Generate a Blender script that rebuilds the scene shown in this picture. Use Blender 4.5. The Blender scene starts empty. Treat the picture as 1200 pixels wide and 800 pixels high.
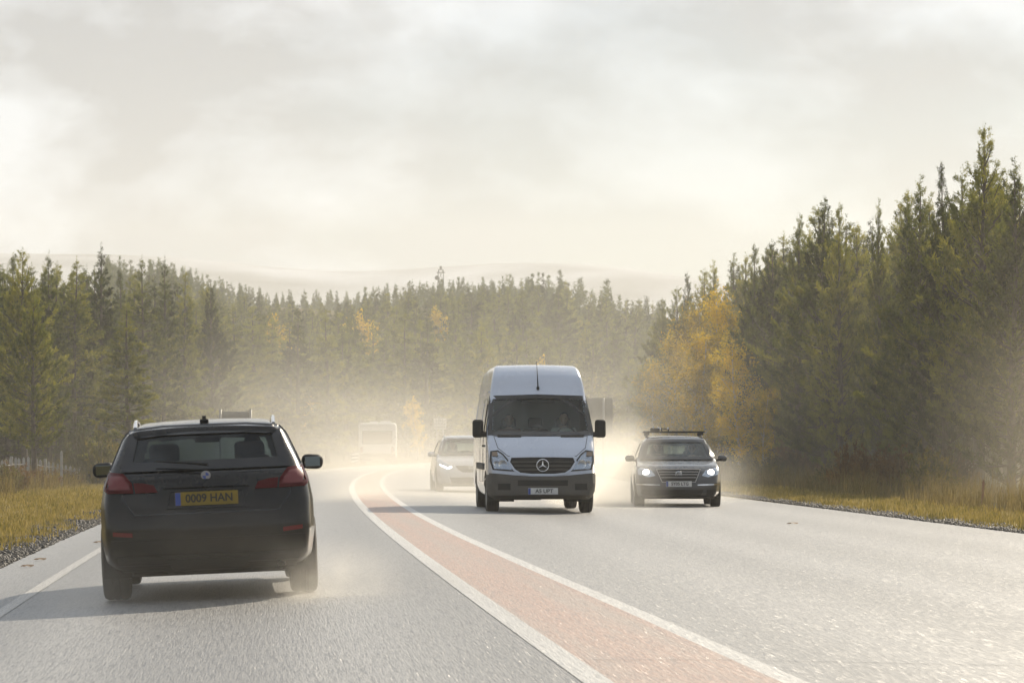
import bpy, bmesh, math, random
import numpy as np
from mathutils import Vector, Matrix
from mathutils.bvhtree import BVHTree
from mathutils import noise as mnoise
R = math.radians
PI = math.pi
scene = bpy.context.scene
COL = scene.collection
random.seed(7)
rng = np.random.default_rng(7)

# ------------------------------------------------------------------ camera
FPX, HZ, CAMH = 3600.0, 518.0, 1.3          # focal length in photo pixels, horizon row, eye height
cam_d = bpy.data.cameras.new('camera')
cam_d.sensor_width = 36.0
cam_d.lens = 108.0
cam_d.shift_y = (HZ - 400.0) / 1200.0
cam_d.clip_start = 0.1
cam_d.clip_end = 20000
cam_d.dof.use_dof = True
cam_d.dof.focus_distance = 52.0
cam_d.dof.aperture_fstop = 9.0
cam = bpy.data.objects.new('camera', cam_d)
cam.location = (0, 0, CAMH)
cam.rotation_euler = (R(90), 0, 0)
COL.objects.link(cam)
scene.camera = cam

# ------------------------------------------------------------------ light
SUN_AZ, SUN_EL = 30.0, 31.0                  # degrees right of the view direction (+Y), and above the horizon
HAZE_D = 0.00048
sun_d = bpy.data.lights.new('sun', 'SUN')
sun_d.energy = 5.0
sun_d.angle = R(0.6)
sun_d.color = (1.0, 0.875, 0.69)
sun = bpy.data.objects.new('sun', sun_d)
az, el = R(SUN_AZ), R(SUN_EL)
sdir = Vector((math.sin(az) * math.cos(el), math.cos(az) * math.cos(el), math.sin(el)))
sun.rotation_euler = sdir.to_track_quat('Z', 'Y').to_euler()
COL.objects.link(sun)

world = bpy.data.worlds.new('World')
scene.world = world
world.use_nodes = True
nt = world.node_tree
nt.nodes.clear()
def N(t, typ, **kw):
    n = t.nodes.new(typ)
    for k, v in kw.items():
        setattr(n, k, v)
    return n
wo = N(nt, 'ShaderNodeOutputWorld')
bg = N(nt, 'ShaderNodeBackground')
bg.inputs['Strength'].default_value = 0.10
sky = N(nt, 'ShaderNodeTexSky', sky_type='NISHITA', sun_disc=False, sun_elevation=el, sun_rotation=az, altitude=300.0, air_density=1.0, dust_density=2.0)
tc = N(nt, 'ShaderNodeTexCoord')
mp = N(nt, 'ShaderNodeMapping')
mp.inputs['Scale'].default_value = (1.0, 1.0, 1.9)
nt.links.new(tc.outputs['Generated'], mp.inputs['Vector'])
n1 = N(nt, 'ShaderNodeTexNoise')
n1.inputs['Scale'].default_value = 10.5; n1.inputs['Detail'].default_value = 9; n1.inputs['Roughness'].default_value = 0.56
n1.inputs['Distortion'].default_value = 0.1
nt.links.new(mp.outputs['Vector'], n1.inputs['Vector'])
n2 = N(nt, 'ShaderNodeTexNoise')
n2.inputs['Scale'].default_value = 4.2; n2.inputs['Detail'].default_value = 4; n2.inputs['Roughness'].default_value = 0.5
nt.links.new(mp.outputs['Vector'], n2.inputs['Vector'])
ramp = N(nt, 'ShaderNodeValToRGB')           # cloud brightness: grey underside to sunlit edge
ramp.color_ramp.elements[0].position = 0.42; ramp.color_ramp.elements[0].color = (3.1, 3.45, 4.0, 1)
ramp.color_ramp.elements[1].position = 0.60; ramp.color_ramp.elements[1].color = (6.5, 7.1, 7.9, 1)
nt.links.new(n1.outputs['Fac'], ramp.inputs['Fac'])
cov = N(nt, 'ShaderNodeMapRange')
cov.inputs['From Min'].default_value = 0.40; cov.inputs['From Max'].default_value = 0.52
cov.inputs['To Min'].default_value = 0.6; cov.inputs['To Max'].default_value = 1.0
nt.links.new(n2.outputs['Fac'], cov.inputs['Value'])
mx = N(nt, 'ShaderNodeMixRGB')
nt.links.new(cov.outputs['Result'], mx.inputs['Fac'])
skm = N(nt, 'ShaderNodeMixRGB', blend_type='MULTIPLY'); skm.inputs['Fac'].default_value = 1.0; skm.inputs['Color2'].default_value = (0.30, 0.42, 0.55, 1)
nt.links.new(sky.outputs['Color'], skm.inputs['Color1']); nt.links.new(skm.outputs['Color'], mx.inputs['Color1'])
nt.links.new(ramp.outputs['Color'], mx.inputs['Color2'])
nt.links.new(mx.outputs['Color'], bg.inputs['Color'])
nt.links.new(bg.outputs['Background'], wo.inputs['Surface'])

scene.view_settings.view_transform = 'Standard'
scene.view_settings.look = 'None'
scene.view_settings.exposure = 0.33
scene.view_settings.gamma = 1.0
scene.render.engine = 'CYCLES'
cy = scene.cycles
cy.use_denoising = True
try:
    cy.denoiser = 'OPENIMAGEDENOISE'
except Exception:
    pass
cy.max_bounces = 6; cy.diffuse_bounces = 2; cy.glossy_bounces = 2; cy.transmission_bounces = 3
cy.transparent_max_bounces = 16; cy.volume_bounces = 2
cy.caustics_reflective = False; cy.caustics_refractive = False
cy.sample_clamp_indirect = 6.0
cy.volume_max_steps = 96
cy.volume_step_rate = 1.0
cy.use_adaptive_sampling = True
cy.adaptive_threshold = 0.015

# ------------------------------------------------------------------ helpers
def tag(o, label=None, cat=None, group=None, kind=None):
    if label: o['label'] = label
    if cat: o['category'] = cat
    if group: o['group'] = group
    if kind: o['kind'] = kind
    return o

def empty(name, loc=(0, 0, 0), rz=0.0):
    o = bpy.data.objects.new(name, None)
    o.empty_display_size = 0.2
    o.location = loc
    o.rotation_euler = (0, 0, rz)
    COL.objects.link(o)
    return o

def link_mesh(name, me, mat=None, parent=None, smooth=False):
    if mat is not None:
        for m in (mat if isinstance(mat, (list, tuple)) else [mat]):
            me.materials.append(m)
    if smooth:
        me.polygons.foreach_set('use_smooth', [True] * len(me.polygons))
    o = bpy.data.objects.new(name, me)
    COL.objects.link(o)
    if parent is not None:
        o.parent = parent
    return o

def np_mesh(name, V, F):
    """V (n,3), F (m,k) all faces with k corners"""
    V = np.asarray(V, dtype=np.float32); F = np.asarray(F, dtype=np.int32)
    me = bpy.data.meshes.new(name)
    k = F.shape[1]
    me.vertices.add(len(V)); me.vertices.foreach_set('co', V.ravel())
    me.loops.add(F.size); me.loops.foreach_set('vertex_index', F.ravel())
    me.polygons.add(len(F)); me.polygons.foreach_set('loop_start', np.arange(0, F.size, k, dtype=np.int32))
    me.polygons.foreach_set('loop_total', np.full(len(F), k, dtype=np.int32))
    me.update(calc_edges=True)
    return me

class MB:
    def __init__(self):
        self.v = []; self.f = []
    def add(self, vs, fs):
        b = len(self.v)
        self.v += [tuple(x) for x in vs]
        self.f += [tuple(i + b for i in f) for f in fs]
        return self
    def box(self, c, s, rot=None, bevel=0.0):
        bm = bmesh.new()
        bmesh.ops.create_cube(bm, size=1.0)
        for v in bm.verts:
            v.co = Vector((v.co.x * s[0], v.co.y * s[1], v.co.z * s[2]))
        if bevel > 0:
            bmesh.ops.bevel(bm, geom=list(bm.edges), offset=bevel, segments=3, profile=0.5, affect='EDGES')
        m = Matrix.Translation(Vector(c))
        if rot is not None:
            m = m @ rot.to_4x4()
        bm.verts.index_update()
        self.add([m @ v.co for v in bm.verts], [[v.index for v in f.verts] for f in bm.faces])
        bm.free(); return self
    def tube(self, pts, r, n=8, caps=True):
        pts = [Vector(p) for p in pts]
        rs = r if isinstance(r, (list, tuple)) else [r] * len(pts)
        rings = []; up = Vector((0.13, 0.21, 0.97)).normalized()
        for i, p in enumerate(pts):
            d = (pts[min(i + 1, len(pts) - 1)] - pts[max(i - 1, 0)]).normalized()
            a = d.cross(up)
            if a.length < 1e-3: a = d.cross(Vector((1, 0, 0)))
            a.normalize(); b = d.cross(a)
            rings.append([p + (a * math.cos(2 * PI * k / n) + b * math.sin(2 * PI * k / n)) * rs[i] for k in range(n)])
        vs = [q for r_ in rings for q in r_]; fs = []
        for i in range(len(pts) - 1):
            for k in range(n):
                fs.append((i * n + k, i * n + (k + 1) % n, (i + 1) * n + (k + 1) % n, (i + 1) * n + k))
        if caps:
            fs.append(tuple(range(n - 1, -1, -1))); fs.append(tuple((len(pts) - 1) * n + k for k in range(n)))
        return self.add(vs, fs)
    def lathe(self, prof, axis='x', c=(0, 0, 0), n=40):
        """prof: (radius, offset along axis)"""
        vs = []; fs = []
        for k in range(n):
            a = 2 * PI * k / n
            for (r, t) in prof:
                p = (t, r * math.cos(a), r * math.sin(a)) if axis == 'x' else ((r * math.cos(a), t, r * math.sin(a)) if axis == 'y' else (r * math.cos(a), r * math.sin(a), t))
                vs.append((p[0] + c[0], p[1] + c[1], p[2] + c[2]))
        m = len(prof)
        for k in range(n):
            for j in range(m - 1):
                fs.append((k * m + j, k * m + j + 1, ((k + 1) % n) * m + j + 1, ((k + 1) % n) * m + j))
        return self.add(vs, fs)
    def prism(self, poly, y0, y1, plane='xz'):
        n = len(poly)
        def P(a, b, t):
            return (a, t, b) if plane == 'xz' else ((t, a, b) if plane == 'yz' else (a, b, t))
        vs = [P(a, b, y0) for a, b in poly] + [P(a, b, y1) for a, b in poly]
        fs = [tuple(range(n)), tuple(range(2 * n - 1, n - 1, -1))] + [(i, i + n, (i + 1) % n + n, (i + 1) % n) for i in range(n)]
        return self.add(vs, fs)
    def build(self, name, mat, parent=None, smooth=False, sharp=35):
        me = bpy.data.meshes.new(name)
        me.from_pydata(self.v, [], self.f)
        bm = bmesh.new(); bm.from_mesh(me)
        bmesh.ops.recalc_face_normals(bm, faces=bm.faces)
        if smooth:
            for e in bm.edges:
                if len(e.link_faces) == 2 and e.calc_face_angle(0) > R(sharp):
                    e.smooth = False
        bm.to_mesh(me); bm.free()
        me.update()
        return link_mesh(name, me, mat, parent, smooth)

# ------------------------------------------------------------------ materials
def mat_new(name):
    m = bpy.data.materials.new(name); m.use_nodes = True
    m.node_tree.nodes.clear()
    return m, m.node_tree
def pbr(name, col, rough=0.6, metal=0.0, coat=0.0, var=0.0, scale=8.0, bump=0.0, bscale=40.0, spec=0.5, emit=None, estr=0.0, dirt=None, dirt_amt=0.5, trans=0.0):
    m, t = mat_new(name)
    o = N(t, 'ShaderNodeOutputMaterial'); p = N(t, 'ShaderNodeBsdfPrincipled')
    p.inputs['Base Color'].default_value = (*col, 1)
    p.inputs['Roughness'].default_value = rough
    p.inputs['Metallic'].default_value = metal
    p.inputs['Coat Weight'].default_value = coat
    p.inputs['Coat Roughness'].default_value = 0.06
    p.inputs['Specular IOR Level'].default_value = spec
    c = N(t, 'ShaderNodeTexCoord')
    if var > 0:
        n = N(t, 'ShaderNodeTexNoise'); n.inputs['Scale'].default_value = scale; n.inputs['Detail'].default_value = 5
        t.links.new(c.outputs['Object'], n.inputs['Vector'])
        hs = N(t, 'ShaderNodeHueSaturation'); hs.inputs['Color'].default_value = (*col, 1)
        mr = N(t, 'ShaderNodeMapRange'); mr.inputs['From Min'].default_value = 0.3; mr.inputs['From Max'].default_value = 0.7
        mr.inputs['To Min'].default_value = 1 - var; mr.inputs['To Max'].default_value = 1 + var
        t.links.new(n.outputs['Fac'], mr.inputs['Value']); t.links.new(mr.outputs['Result'], hs.inputs['Value'])
        t.links.new(hs.outputs['Color'], p.inputs['Base Color'])
    if dirt is not None:                      # road dirt thrown up on the lower part of a car
        n = N(t, 'ShaderNodeTexNoise'); n.inputs['Scale'].default_value = 5; n.inputs['Detail'].default_value = 8; n.inputs['Roughness'].default_value = 0.7
        t.links.new(c.outputs['Object'], n.inputs['Vector'])
        s = N(t, 'ShaderNodeSeparateXYZ'); t.links.new(c.outputs['Object'], s.inputs['Vector'])
        a = N(t, 'ShaderNodeMapRange'); a.inputs['From Min'].default_value = 0.15; a.inputs['From Max'].default_value = 1.1
        a.inputs['To Min'].default_value = 0.75; a.inputs['To Max'].default_value = 0.0
        t.links.new(s.outputs['Z'], a.inputs['Value'])
        ad = N(t, 'ShaderNodeMath', operation='MULTIPLY_ADD'); t.links.new(n.outputs['Fac'], ad.inputs[0]); ad.inputs[1].default_value = 1.0
        t.links.new(a.outputs['Result'], ad.inputs[2])
        b = N(t, 'ShaderNodeMapRange'); b.inputs['From Min'].default_value = 0.45; b.inputs['From Max'].default_value = 1.35
        b.inputs['To Max'].default_value = dirt_amt
        t.links.new(ad.outputs[0], b.inputs['Value'])
        mx = N(t, 'ShaderNodeMixRGB'); mx.inputs['Color1'].default_value = (*col, 1); mx.inputs['Color2'].default_value = (*dirt, 1)
        t.links.new(b.outputs['Result'], mx.inputs['Fac']); t.links.new(mx.outputs['Color'], p.inputs['Base Color'])
        rr = N(t, 'ShaderNodeMapRange'); rr.inputs['To Min'].default_value = rough; rr.inputs['To Max'].default_value = 0.85
        t.links.new(b.outputs['Result'], rr.inputs['Value']); t.links.new(rr.outputs['Result'], p.inputs['Roughness'])
    if bump > 0:
        n = N(t, 'ShaderNodeTexNoise'); n.inputs['Scale'].default_value = bscale; n.inputs['Detail'].default_value = 4
        t.links.new(c.outputs['Object'], n.inputs['Vector'])
        b = N(t, 'ShaderNodeBump'); b.inputs['Strength'].default_value = bump; b.inputs['Distance'].default_value = 0.02
        t.links.new(n.outputs['Fac'], b.inputs['Height']); t.links.new(b.outputs['Normal'], p.inputs['Normal'])
    if emit is not None:
        p.inputs['Emission Color'].default_value = (*emit, 1); p.inputs['Emission Strength'].default_value = estr
    if trans > 0:
        tr = N(t, 'ShaderNodeBsdfTranslucent'); tr.inputs['Color'].default_value = (*[min(1, x * 1.6) for x in col], 1)
        ms = N(t, 'ShaderNodeMixShader'); ms.inputs['Fac'].default_value = trans
        t.links.new(p.outputs[0], ms.inputs[1]); t.links.new(tr.outputs[0], ms.inputs[2]); t.links.new(ms.outputs[0], o.inputs['Surface'])
    else:
        t.links.new(p.outputs[0], o.inputs['Surface'])
    return m
def glass(name, tint, rough=0.03, refl=1.0):
    m, t = mat_new(name)
    o = N(t, 'ShaderNodeOutputMaterial')
    tr = N(t, 'ShaderNodeBsdfTransparent'); tr.inputs['Color'].default_value = (*tint, 1)
    gl = N(t, 'ShaderNodeBsdfGlossy'); gl.inputs['Roughness'].default_value = rough; gl.inputs['Color'].default_value = (refl, refl, refl, 1)
    fr = N(t, 'ShaderNodeFresnel'); ge = N(t, 'ShaderNodeNewGeometry'); mi = N(t, 'ShaderNodeMapRange')
    mi.inputs['To Min'].default_value = 1.35; mi.inputs['To Max'].default_value = 1 / 1.35
    t.links.new(ge.outputs['Backfacing'], mi.inputs['Value']); t.links.new(mi.outputs['Result'], fr.inputs['IOR'])
    ms = N(t, 'ShaderNodeMixShader')
    t.links.new(fr.outputs[0], ms.inputs['Fac']); t.links.new(tr.outputs[0], ms.inputs[1]); t.links.new(gl.outputs[0], ms.inputs[2])
    t.links.new(ms.outputs[0], o.inputs['Surface'])
    return m

# ------------------------------------------------------------------ the road line
# left white line of the red strip, as read from the photograph: (column, row) -> ground
H_C = 0.08
_pts = [(725 - 18, 800), (577, 713), (525, 675), (477, 637), (435, 604), (414, 573), (415, 566), (426, 556), (443, 551)]
_cy, _cx = [], []
for px, py in _pts:
    d = FPX * (CAMH - H_C) / (py - HZ)
    _cy.append(d); _cx.append((px - 600) / FPX * d)
_cy = [-30.0, 0.0] + _cy + [146.0, 165.0, 200.0, 250.0, 300.0, 350.0, 420.0]
_sl0 = (_cx[1] - _cx[0]) / (_cy[3] - _cy[2])
_cx = [_cx[0] + (-30 - _cy[2]) * _sl0, _cx[0] + (0 - _cy[2]) * _sl0] + _cx + [_cx[-1] + 0.25, _cx[-1] + 0.7, -2.9, 4.0, 15.0, 30.0, 58.0]
_co = np.polyfit(_cy, _cx, 8, w=[1, 2, 6, 6, 6, 6, 6, 5, 5, 4, 4, 3, 3, 2, 1, 1, 1, 1])
def CX(y):
    return np.polyval(_co, y)
_dco = np.polyder(_co)
def SL(y):
    return np.polyval(_dco, y)
def road_pt(u, y, z=0.0):
    """point at lateral offset u (m, right of the left strip line) beside the line's point at y"""
    s = SL(y); n = math.sqrt(1 + s * s)
    return (CX(y) + u / n, y - u * s / n, z)
_hu = [-60, -12, -7.5, -4.8, 0.0, 1.0, 3.2, 9.4, 11.0, 60]
_hz = [0.0, -0.18, -0.16, -0.125, 0.08, 0.075, 0.02, -0.02, -0.05, 0.1]
def road_h(u):
    return np.interp(u, _hu, _hz)
def lat(x, y):
    yy = np.clip(y, -30, 420)
    s = SL(yy)
    return (x - CX(yy)) / np.sqrt(1 + s * s)
def ground_h(x, y):
    u = lat(x, y)
    h = road_h(u)
    left = np.clip((-u - 14) / 60, 0, 1)
    rise = np.clip((y - 215) / 330.0, 0, 1)
    rise = rise * rise * (3 - 2 * rise)
    off = np.clip((np.abs(u - 2.5) - 12) / 45.0, 0, 1)
    h = h + 24.0 * rise * off + 0.5 * left * np.sin(x * 0.21 + y * 0.07)
    back = np.clip((y - 640) / 260.0, 0, 1)
    h = h - back * off * 22
    return h
def px2x(px, d): return (px - 600.0) / FPX * d
def px2z(py, d): return CAMH - (py - HZ) / FPX * d
# ------------------------------------------------------------------ haze
def volume_mat(name, dens, col, aniso=0.5):
    m, t = mat_new(name)
    o = N(t, 'ShaderNodeOutputMaterial'); v = N(t, 'ShaderNodeVolumePrincipled')
    v.inputs['Color'].default_value = (*col, 1); v.inputs['Density'].default_value = dens; v.inputs['Anisotropy'].default_value = aniso
    t.links.new(v.outputs[0], o.inputs['Volume'])
    return m, t, v
M_haze, _, _ = volume_mat('haze_air', HAZE_D, (0.96, 0.945, 0.88), 0.28)
hz = MB().box((0, 1000, 74), (2300, 2300, 152)).build('haze', M_haze)
tag(hz, kind='stuff')

# ------------------------------------------------------------------ ground sheet
def ground_mat():
    m, t = mat_new('verge_ground')
    o = N(t, 'ShaderNodeOutputMaterial'); p = N(t, 'ShaderNodeBsdfPrincipled'); p.inputs['Roughness'].default_value = 0.95
    p.inputs['Specular IOR Level'].default_value = 0.1
    c = N(t, 'ShaderNodeTexCoord')
    a = N(t, 'ShaderNodeTexNoise'); a.inputs['Scale'].default_value = 0.35; a.inputs['Detail'].default_value = 8
    b = N(t, 'ShaderNodeTexNoise'); b.inputs['Scale'].default_value = 6.0; b.inputs['Detail'].default_value = 8; b.inputs['Roughness'].default_value = 0.7
    t.links.new(c.outputs['Object'], a.inputs['Vector']); t.links.new(c.outputs['Object'], b.inputs['Vector'])
    r1 = N(t, 'ShaderNodeValToRGB'); e = r1.color_ramp.elements
    e[0].position = 0.35; e[0].color = (0.035, 0.030, 0.014, 1); e[1].position = 0.62; e[1].color = (0.20, 0.155, 0.055, 1)
    e2 = r1.color_ramp.elements.new(0.5); e2.color = (0.10, 0.085, 0.025, 1)
    t.links.new(b.outputs['Fac'], r1.inputs['Fac'])
    r2 = N(t, 'ShaderNodeValToRGB'); e = r2.color_ramp.elements
    e[0].position = 0.4; e[0].color = (0.05, 0.055, 0.02, 1); e[1].position = 0.6; e[1].color = (0.15, 0.10, 0.05, 1)
    t.links.new(a.outputs['Fac'], r2.inputs['Fac'])
    mx = N(t, 'ShaderNodeMixRGB'); mx.inputs['Fac'].default_value = 0.4
    t.links.new(r1.outputs['Color'], mx.inputs['Color1']); t.links.new(r2.outputs['Color'], mx.inputs['Color2'])
    t.links.new(mx.outputs['Color'], p.inputs['Base Color'])
    bu = N(t, 'ShaderNodeBump'); bu.inputs['Strength'].default_value = 0.8; bu.inputs['Distance'].default_value = 0.08
    t.links.new(b.outputs['Fac'], bu.inputs['Height']); t.links.new(bu.outputs['Normal'], p.inputs['Normal'])
    t.links.new(p.outputs[0], o.inputs['Surface'])
    return m
def grid_sheet(name, xs, ys, hf, mat, **kw):
    X, Y = np.meshgrid(xs, ys)
    Z = hf(X, Y)
    V = np.stack([X.ravel(), Y.ravel(), Z.ravel()], 1)
    nx, ny = len(xs), len(ys)
    i = np.arange(nx - 1)[None, :] + nx * np.arange(ny - 1)[:, None]
    i = i.ravel()
    F = np.stack([i, i + 1, i + nx + 1, i + nx], 1)
    o = link_mesh(name, np_mesh(name, V, F), mat, None, True)
    tag(o, **kw)
    return o
gx = np.concatenate([np.linspace(-1130, -120, 24)[:-1], np.linspace(-120, -30, 31)[:-1], np.linspace(-30, 45, 76)[:-1], np.linspace(45, 160, 40)[:-1], np.linspace(160, 1130, 20)])
gy = np.concatenate([np.linspace(-130, 0, 13)[:-1], np.linspace(0, 260, 131)[:-1], np.linspace(260, 900, 100)[:-1], np.linspace(900, 2100, 24)])
def under(x, y):
    u = lat(x, y); h = ground_h(x, y)
    on = (u > -4.9) & (u < 9.6) & (y < 425)
    return h - 0.012 - np.where(on, 0.10, 0.0)
grid_sheet('ground', gx, gy, under, ground_mat(), kind='structure')

# far hills
def hill_h(x, y):
    base = np.clip((y - 1000) / 900, 0, 1)
    base = base * base * (3 - 2 * base)
    w = 108 + 16 * np.sin(x * 0.0041 + 3.4) + 8 * np.sin(x * 0.0112 + 0.6) + 3 * np.sin(x * 0.027 + y * 0.004)
    return base * w - 3.0 + 5 * base * np.sin(y * 0.012 + x * 0.01)
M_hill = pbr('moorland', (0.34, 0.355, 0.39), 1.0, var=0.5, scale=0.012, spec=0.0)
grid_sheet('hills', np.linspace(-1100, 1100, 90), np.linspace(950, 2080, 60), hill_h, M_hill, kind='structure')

# ------------------------------------------------------------------ road
def strip(name, u0, u1, y0, y1, dz, mat, nu=2, ny=200, **kw):
    ys = np.linspace(y0, y1, ny)
    V = []; UV = []
    for y in ys:
        us = np.linspace(u0(y) if callable(u0) else u0, u1(y) if callable(u1) else u1, nu)
        for u in us:
            p = road_pt(u, y); V.append((p[0], p[1], road_h(u) + dz)); UV.append((u, y))
    i = (np.arange(nu - 1)[None, :] + nu * np.arange(ny - 1)[:, None]).ravel()
    F = np.stack([i, i + 1, i + nu + 1, i + nu], 1)
    me = np_mesh(name, V, F)
    uvl = me.uv_layers.new(name='UVMap')
    uvl.data.foreach_set('uv', np.array(UV, dtype=np.float32)[F.ravel()].ravel())
    o = link_mesh(name, me, mat)
    tag(o, **kw)
    return o
def asphalt(name, dark, light, rough0=0.33, rough1=0.6, tracks=False, wear=None):
    m, t = mat_new(name)
    o = N(t, 'ShaderNodeOutputMaterial'); p = N(t, 'ShaderNodeBsdfPrincipled')
    p.inputs['Specular IOR Level'].default_value = 1.0
    uv = N(t, 'ShaderNodeUVMap')
    mp = N(t, 'ShaderNodeMapping'); mp.inputs['Scale'].default_value = (1.0, 0.045, 1.0)
    t.links.new(uv.outputs['UV'], mp.inputs['Vector'])
    mps = N(t, 'ShaderNodeMapping'); mps.inputs['Scale'].default_value = (1.0, 0.022, 1.0)
    t.links.new(uv.outputs['UV'], mps.inputs['Vector'])
    chip = N(t, 'ShaderNodeTexVoronoi'); chip.inputs['Scale'].default_value = 140.0
    t.links.new(mp.outputs['Vector'], chip.inputs['Vector'])
    streak = N(t, 'ShaderNodeTexNoise'); streak.inputs['Scale'].default_value = 70.0; streak.inputs['Detail'].default_value = 3; streak.inputs['Roughness'].default_value = 0.6
    t.links.new(mps.outputs['Vector'], streak.inputs['Vector'])
    big = N(t, 'ShaderNodeTexNoise'); big.inputs['Scale'].default_value = 0.8; big.inputs['Detail'].default_value = 5
    t.links.new(mps.outputs['Vector'], big.inputs['Vector'])
    ad = N(t, 'ShaderNodeMath', operation='MULTIPLY_ADD')
    t.links.new(chip.outputs['Distance'], ad.inputs[0]); ad.inputs[1].default_value = 0.5; t.links.new(streak.outputs['Fac'], ad.inputs[2])
    r = N(t, 'ShaderNodeValToRGB'); e = r.color_ramp.elements
    e[0].position = 0.52; e[0].color = (*dark, 1); e[1].position = 0.84; e[1].color = (*light, 1)
    t.links.new(ad.outputs[0], r.inputs['Fac'])
    last = r.outputs['Color']
    hs = N(t, 'ShaderNodeHueSaturation'); t.links.new(last, hs.inputs['Color'])
    mr = N(t, 'ShaderNodeMapRange'); mr.inputs['From Min'].default_value = 0.3; mr.inputs['From Max'].default_value = 0.7; mr.inputs['To Min'].default_value = 0.82; mr.inputs['To Max'].default_value = 1.18
    t.links.new(big.outputs['Fac'], mr.inputs['Value']); t.links.new(mr.outputs['Result'], hs.inputs['Value'])
    last = hs.outputs['Color']
    if tracks:
        sx = N(t, 'ShaderNodeSeparateXYZ'); t.links.new(uv.outputs['UV'], sx.inputs['Vector'])
        wob = N(t, 'ShaderNodeMath', operation='MULTIPLY_ADD'); t.links.new(big.outputs['Fac'], wob.inputs[0]); wob.inputs[1].default_value = 0.5; t.links.new(sx.outputs['X'], wob.inputs[2])
        fr_ = N(t, 'ShaderNodeMath', operation='PINGPONG'); t.links.new(wob.outputs[0], fr_.inputs[0]); fr_.inputs[1].default_value = 0.9
        tr_ = N(t, 'ShaderNodeMapRange', interpolation_type='SMOOTHSTEP'); tr_.inputs['From Max'].default_value = 0.9; tr_.inputs['To Min'].default_value = 0.80; tr_.inputs['To Max'].default_value = 1.12
        t.links.new(fr_.outputs[0], tr_.inputs['Value'])
        h2 = N(t, 'ShaderNodeHueSaturation'); t.links.new(last, h2.inputs['Color']); t.links.new(tr_.outputs['Result'], h2.inputs['Value'])
        last = h2.outputs['Color']
    if wear is not None:                       # worn patches / tyre bands of another colour
        wn = N(t, 'ShaderNodeTexNoise'); wn.inputs['Scale'].default_value = 3.0; wn.inputs['Detail'].default_value = 6; wn.inputs['Roughness'].default_value = 0.65
        t.links.new(mps.outputs['Vector'], wn.inputs['Vector'])
        wr = N(t, 'ShaderNodeMapRange'); wr.inputs['From Min'].default_value = 0.45; wr.inputs['From Max'].default_value = 0.62; wr.inputs['To Max'].default_value = 0.7
        t.links.new(wn.outputs['Fac'], wr.inputs['Value'])
        mx = N(t, 'ShaderNodeMixRGB'); mx.inputs['Color2'].default_value = (*wear, 1)
        t.links.new(wr.outputs['Result'], mx.inputs['Fac']); t.links.new(last, mx.inputs['Color1']); last = mx.outputs['Color']
    t.links.new(last, p.inputs['Base Color'])
    rr = N(t, 'ShaderNodeMapRange'); rr.inputs['From Min'].default_value = 0.4; rr.inputs['From Max'].default_value = 0.9
    rr.inputs['To Min'].default_value = rough0; rr.inputs['To Max'].default_value = rough1
    t.links.new(ad.outputs[0], rr.inputs['Value']); t.links.new(rr.outputs['Result'], p.inputs['Roughness'])
    bu = N(t, 'ShaderNodeBump'); bu.inputs['Strength'].default_value = 0.6; bu.inputs['Distance'].default_value = 0.006
    p.inputs['Coat Weight'].default_value = 0.6; p.inputs['Coat Roughness'].default_value = 0.40
    # wet chippings: each one lies at its own tilt
    cs = N(t, 'ShaderNodeVectorMath', operation='SUBTRACT'); t.links.new(chip.outputs['Color'], cs.inputs[0]); cs.inputs[1].default_value = (0.5, 0.5, 0.5)
    sc = N(t, 'ShaderNodeVectorMath', operation='SCALE'); t.links.new(cs.outputs[0], sc.inputs[0]); sc.inputs['Scale'].default_value = 0.47
    av = N(t, 'ShaderNodeVectorMath', operation='ADD'); t.links.new(sc.outputs[0], av.inputs[0]); t.links.new(bu.outputs['Normal'], av.inputs[1])
    nv = N(t, 'ShaderNodeVectorMath', operation='NORMALIZE'); t.links.new(av.outputs[0], nv.inputs[0])
    t.links.new(nv.outputs[0], p.inputs['Coat Normal'])
    t.links.new(ad.outputs[0], bu.inputs['Height']); t.links.new(bu.outputs['Normal'], p.inputs['Normal'])
    t.links.new(p.outputs[0], o.inputs['Surface'])
    return m
M_asph = asphalt('asphalt', (0.032, 0.032, 0.033), (0.19, 0.187, 0.18), 0.45, 0.68, tracks=True)
M_asph2 = asphalt('asphalt_worn', (0.045, 0.044, 0.042), (0.20, 0.195, 0.18), 0.30, 0.55)
M_red = asphalt('red_surfacing', (0.12, 0.058, 0.036), (0.34, 0.19, 0.125), 0.5, 0.68, wear=(0.22, 0.17, 0.13))
M_line = asphalt('road_paint', (0.26, 0.255, 0.24), (0.50, 0.49, 0.46), 0.5, 0.7, wear=(0.30, 0.29, 0.27))
M_line2 = asphalt('worn_road_paint', (0.18, 0.17, 0.155), (0.40, 0.385, 0.35), 0.5, 0.7, wear=(0.16, 0.14, 0.12))
# one carriageway sheet; lanes share the sheet
strip('road', -4.75, lambda y: float(np.interp(y, [40, 75], [9.5, 9.0])), -25, 415, 0.0, M_asph, nu=40, ny=260, kind='structure')
UR = lambda y: float(np.interp(y, [15, 22, 40, 52, 100], [.93, .92, .78, .74, .78]))
strip('red_median_strip', 0.068, UR, -25, 400, 0.004, M_red, nu=3, ny=240, kind='structure')
ml = strip('road_markings', -0.085, 0.068, -25, 400, 0.004, M_line, nu=3, ny=240, kind='structure')
strip('right_median_line', UR, lambda y: UR(y) + 0.14, -25, 400, 0.004, M_line, nu=3, ny=240, kind='structure')
strip('left_edge_line', -3.87, -3.75, -25, 400, 0.004, M_line2, nu=3, ny=240, kind='structure')
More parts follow.
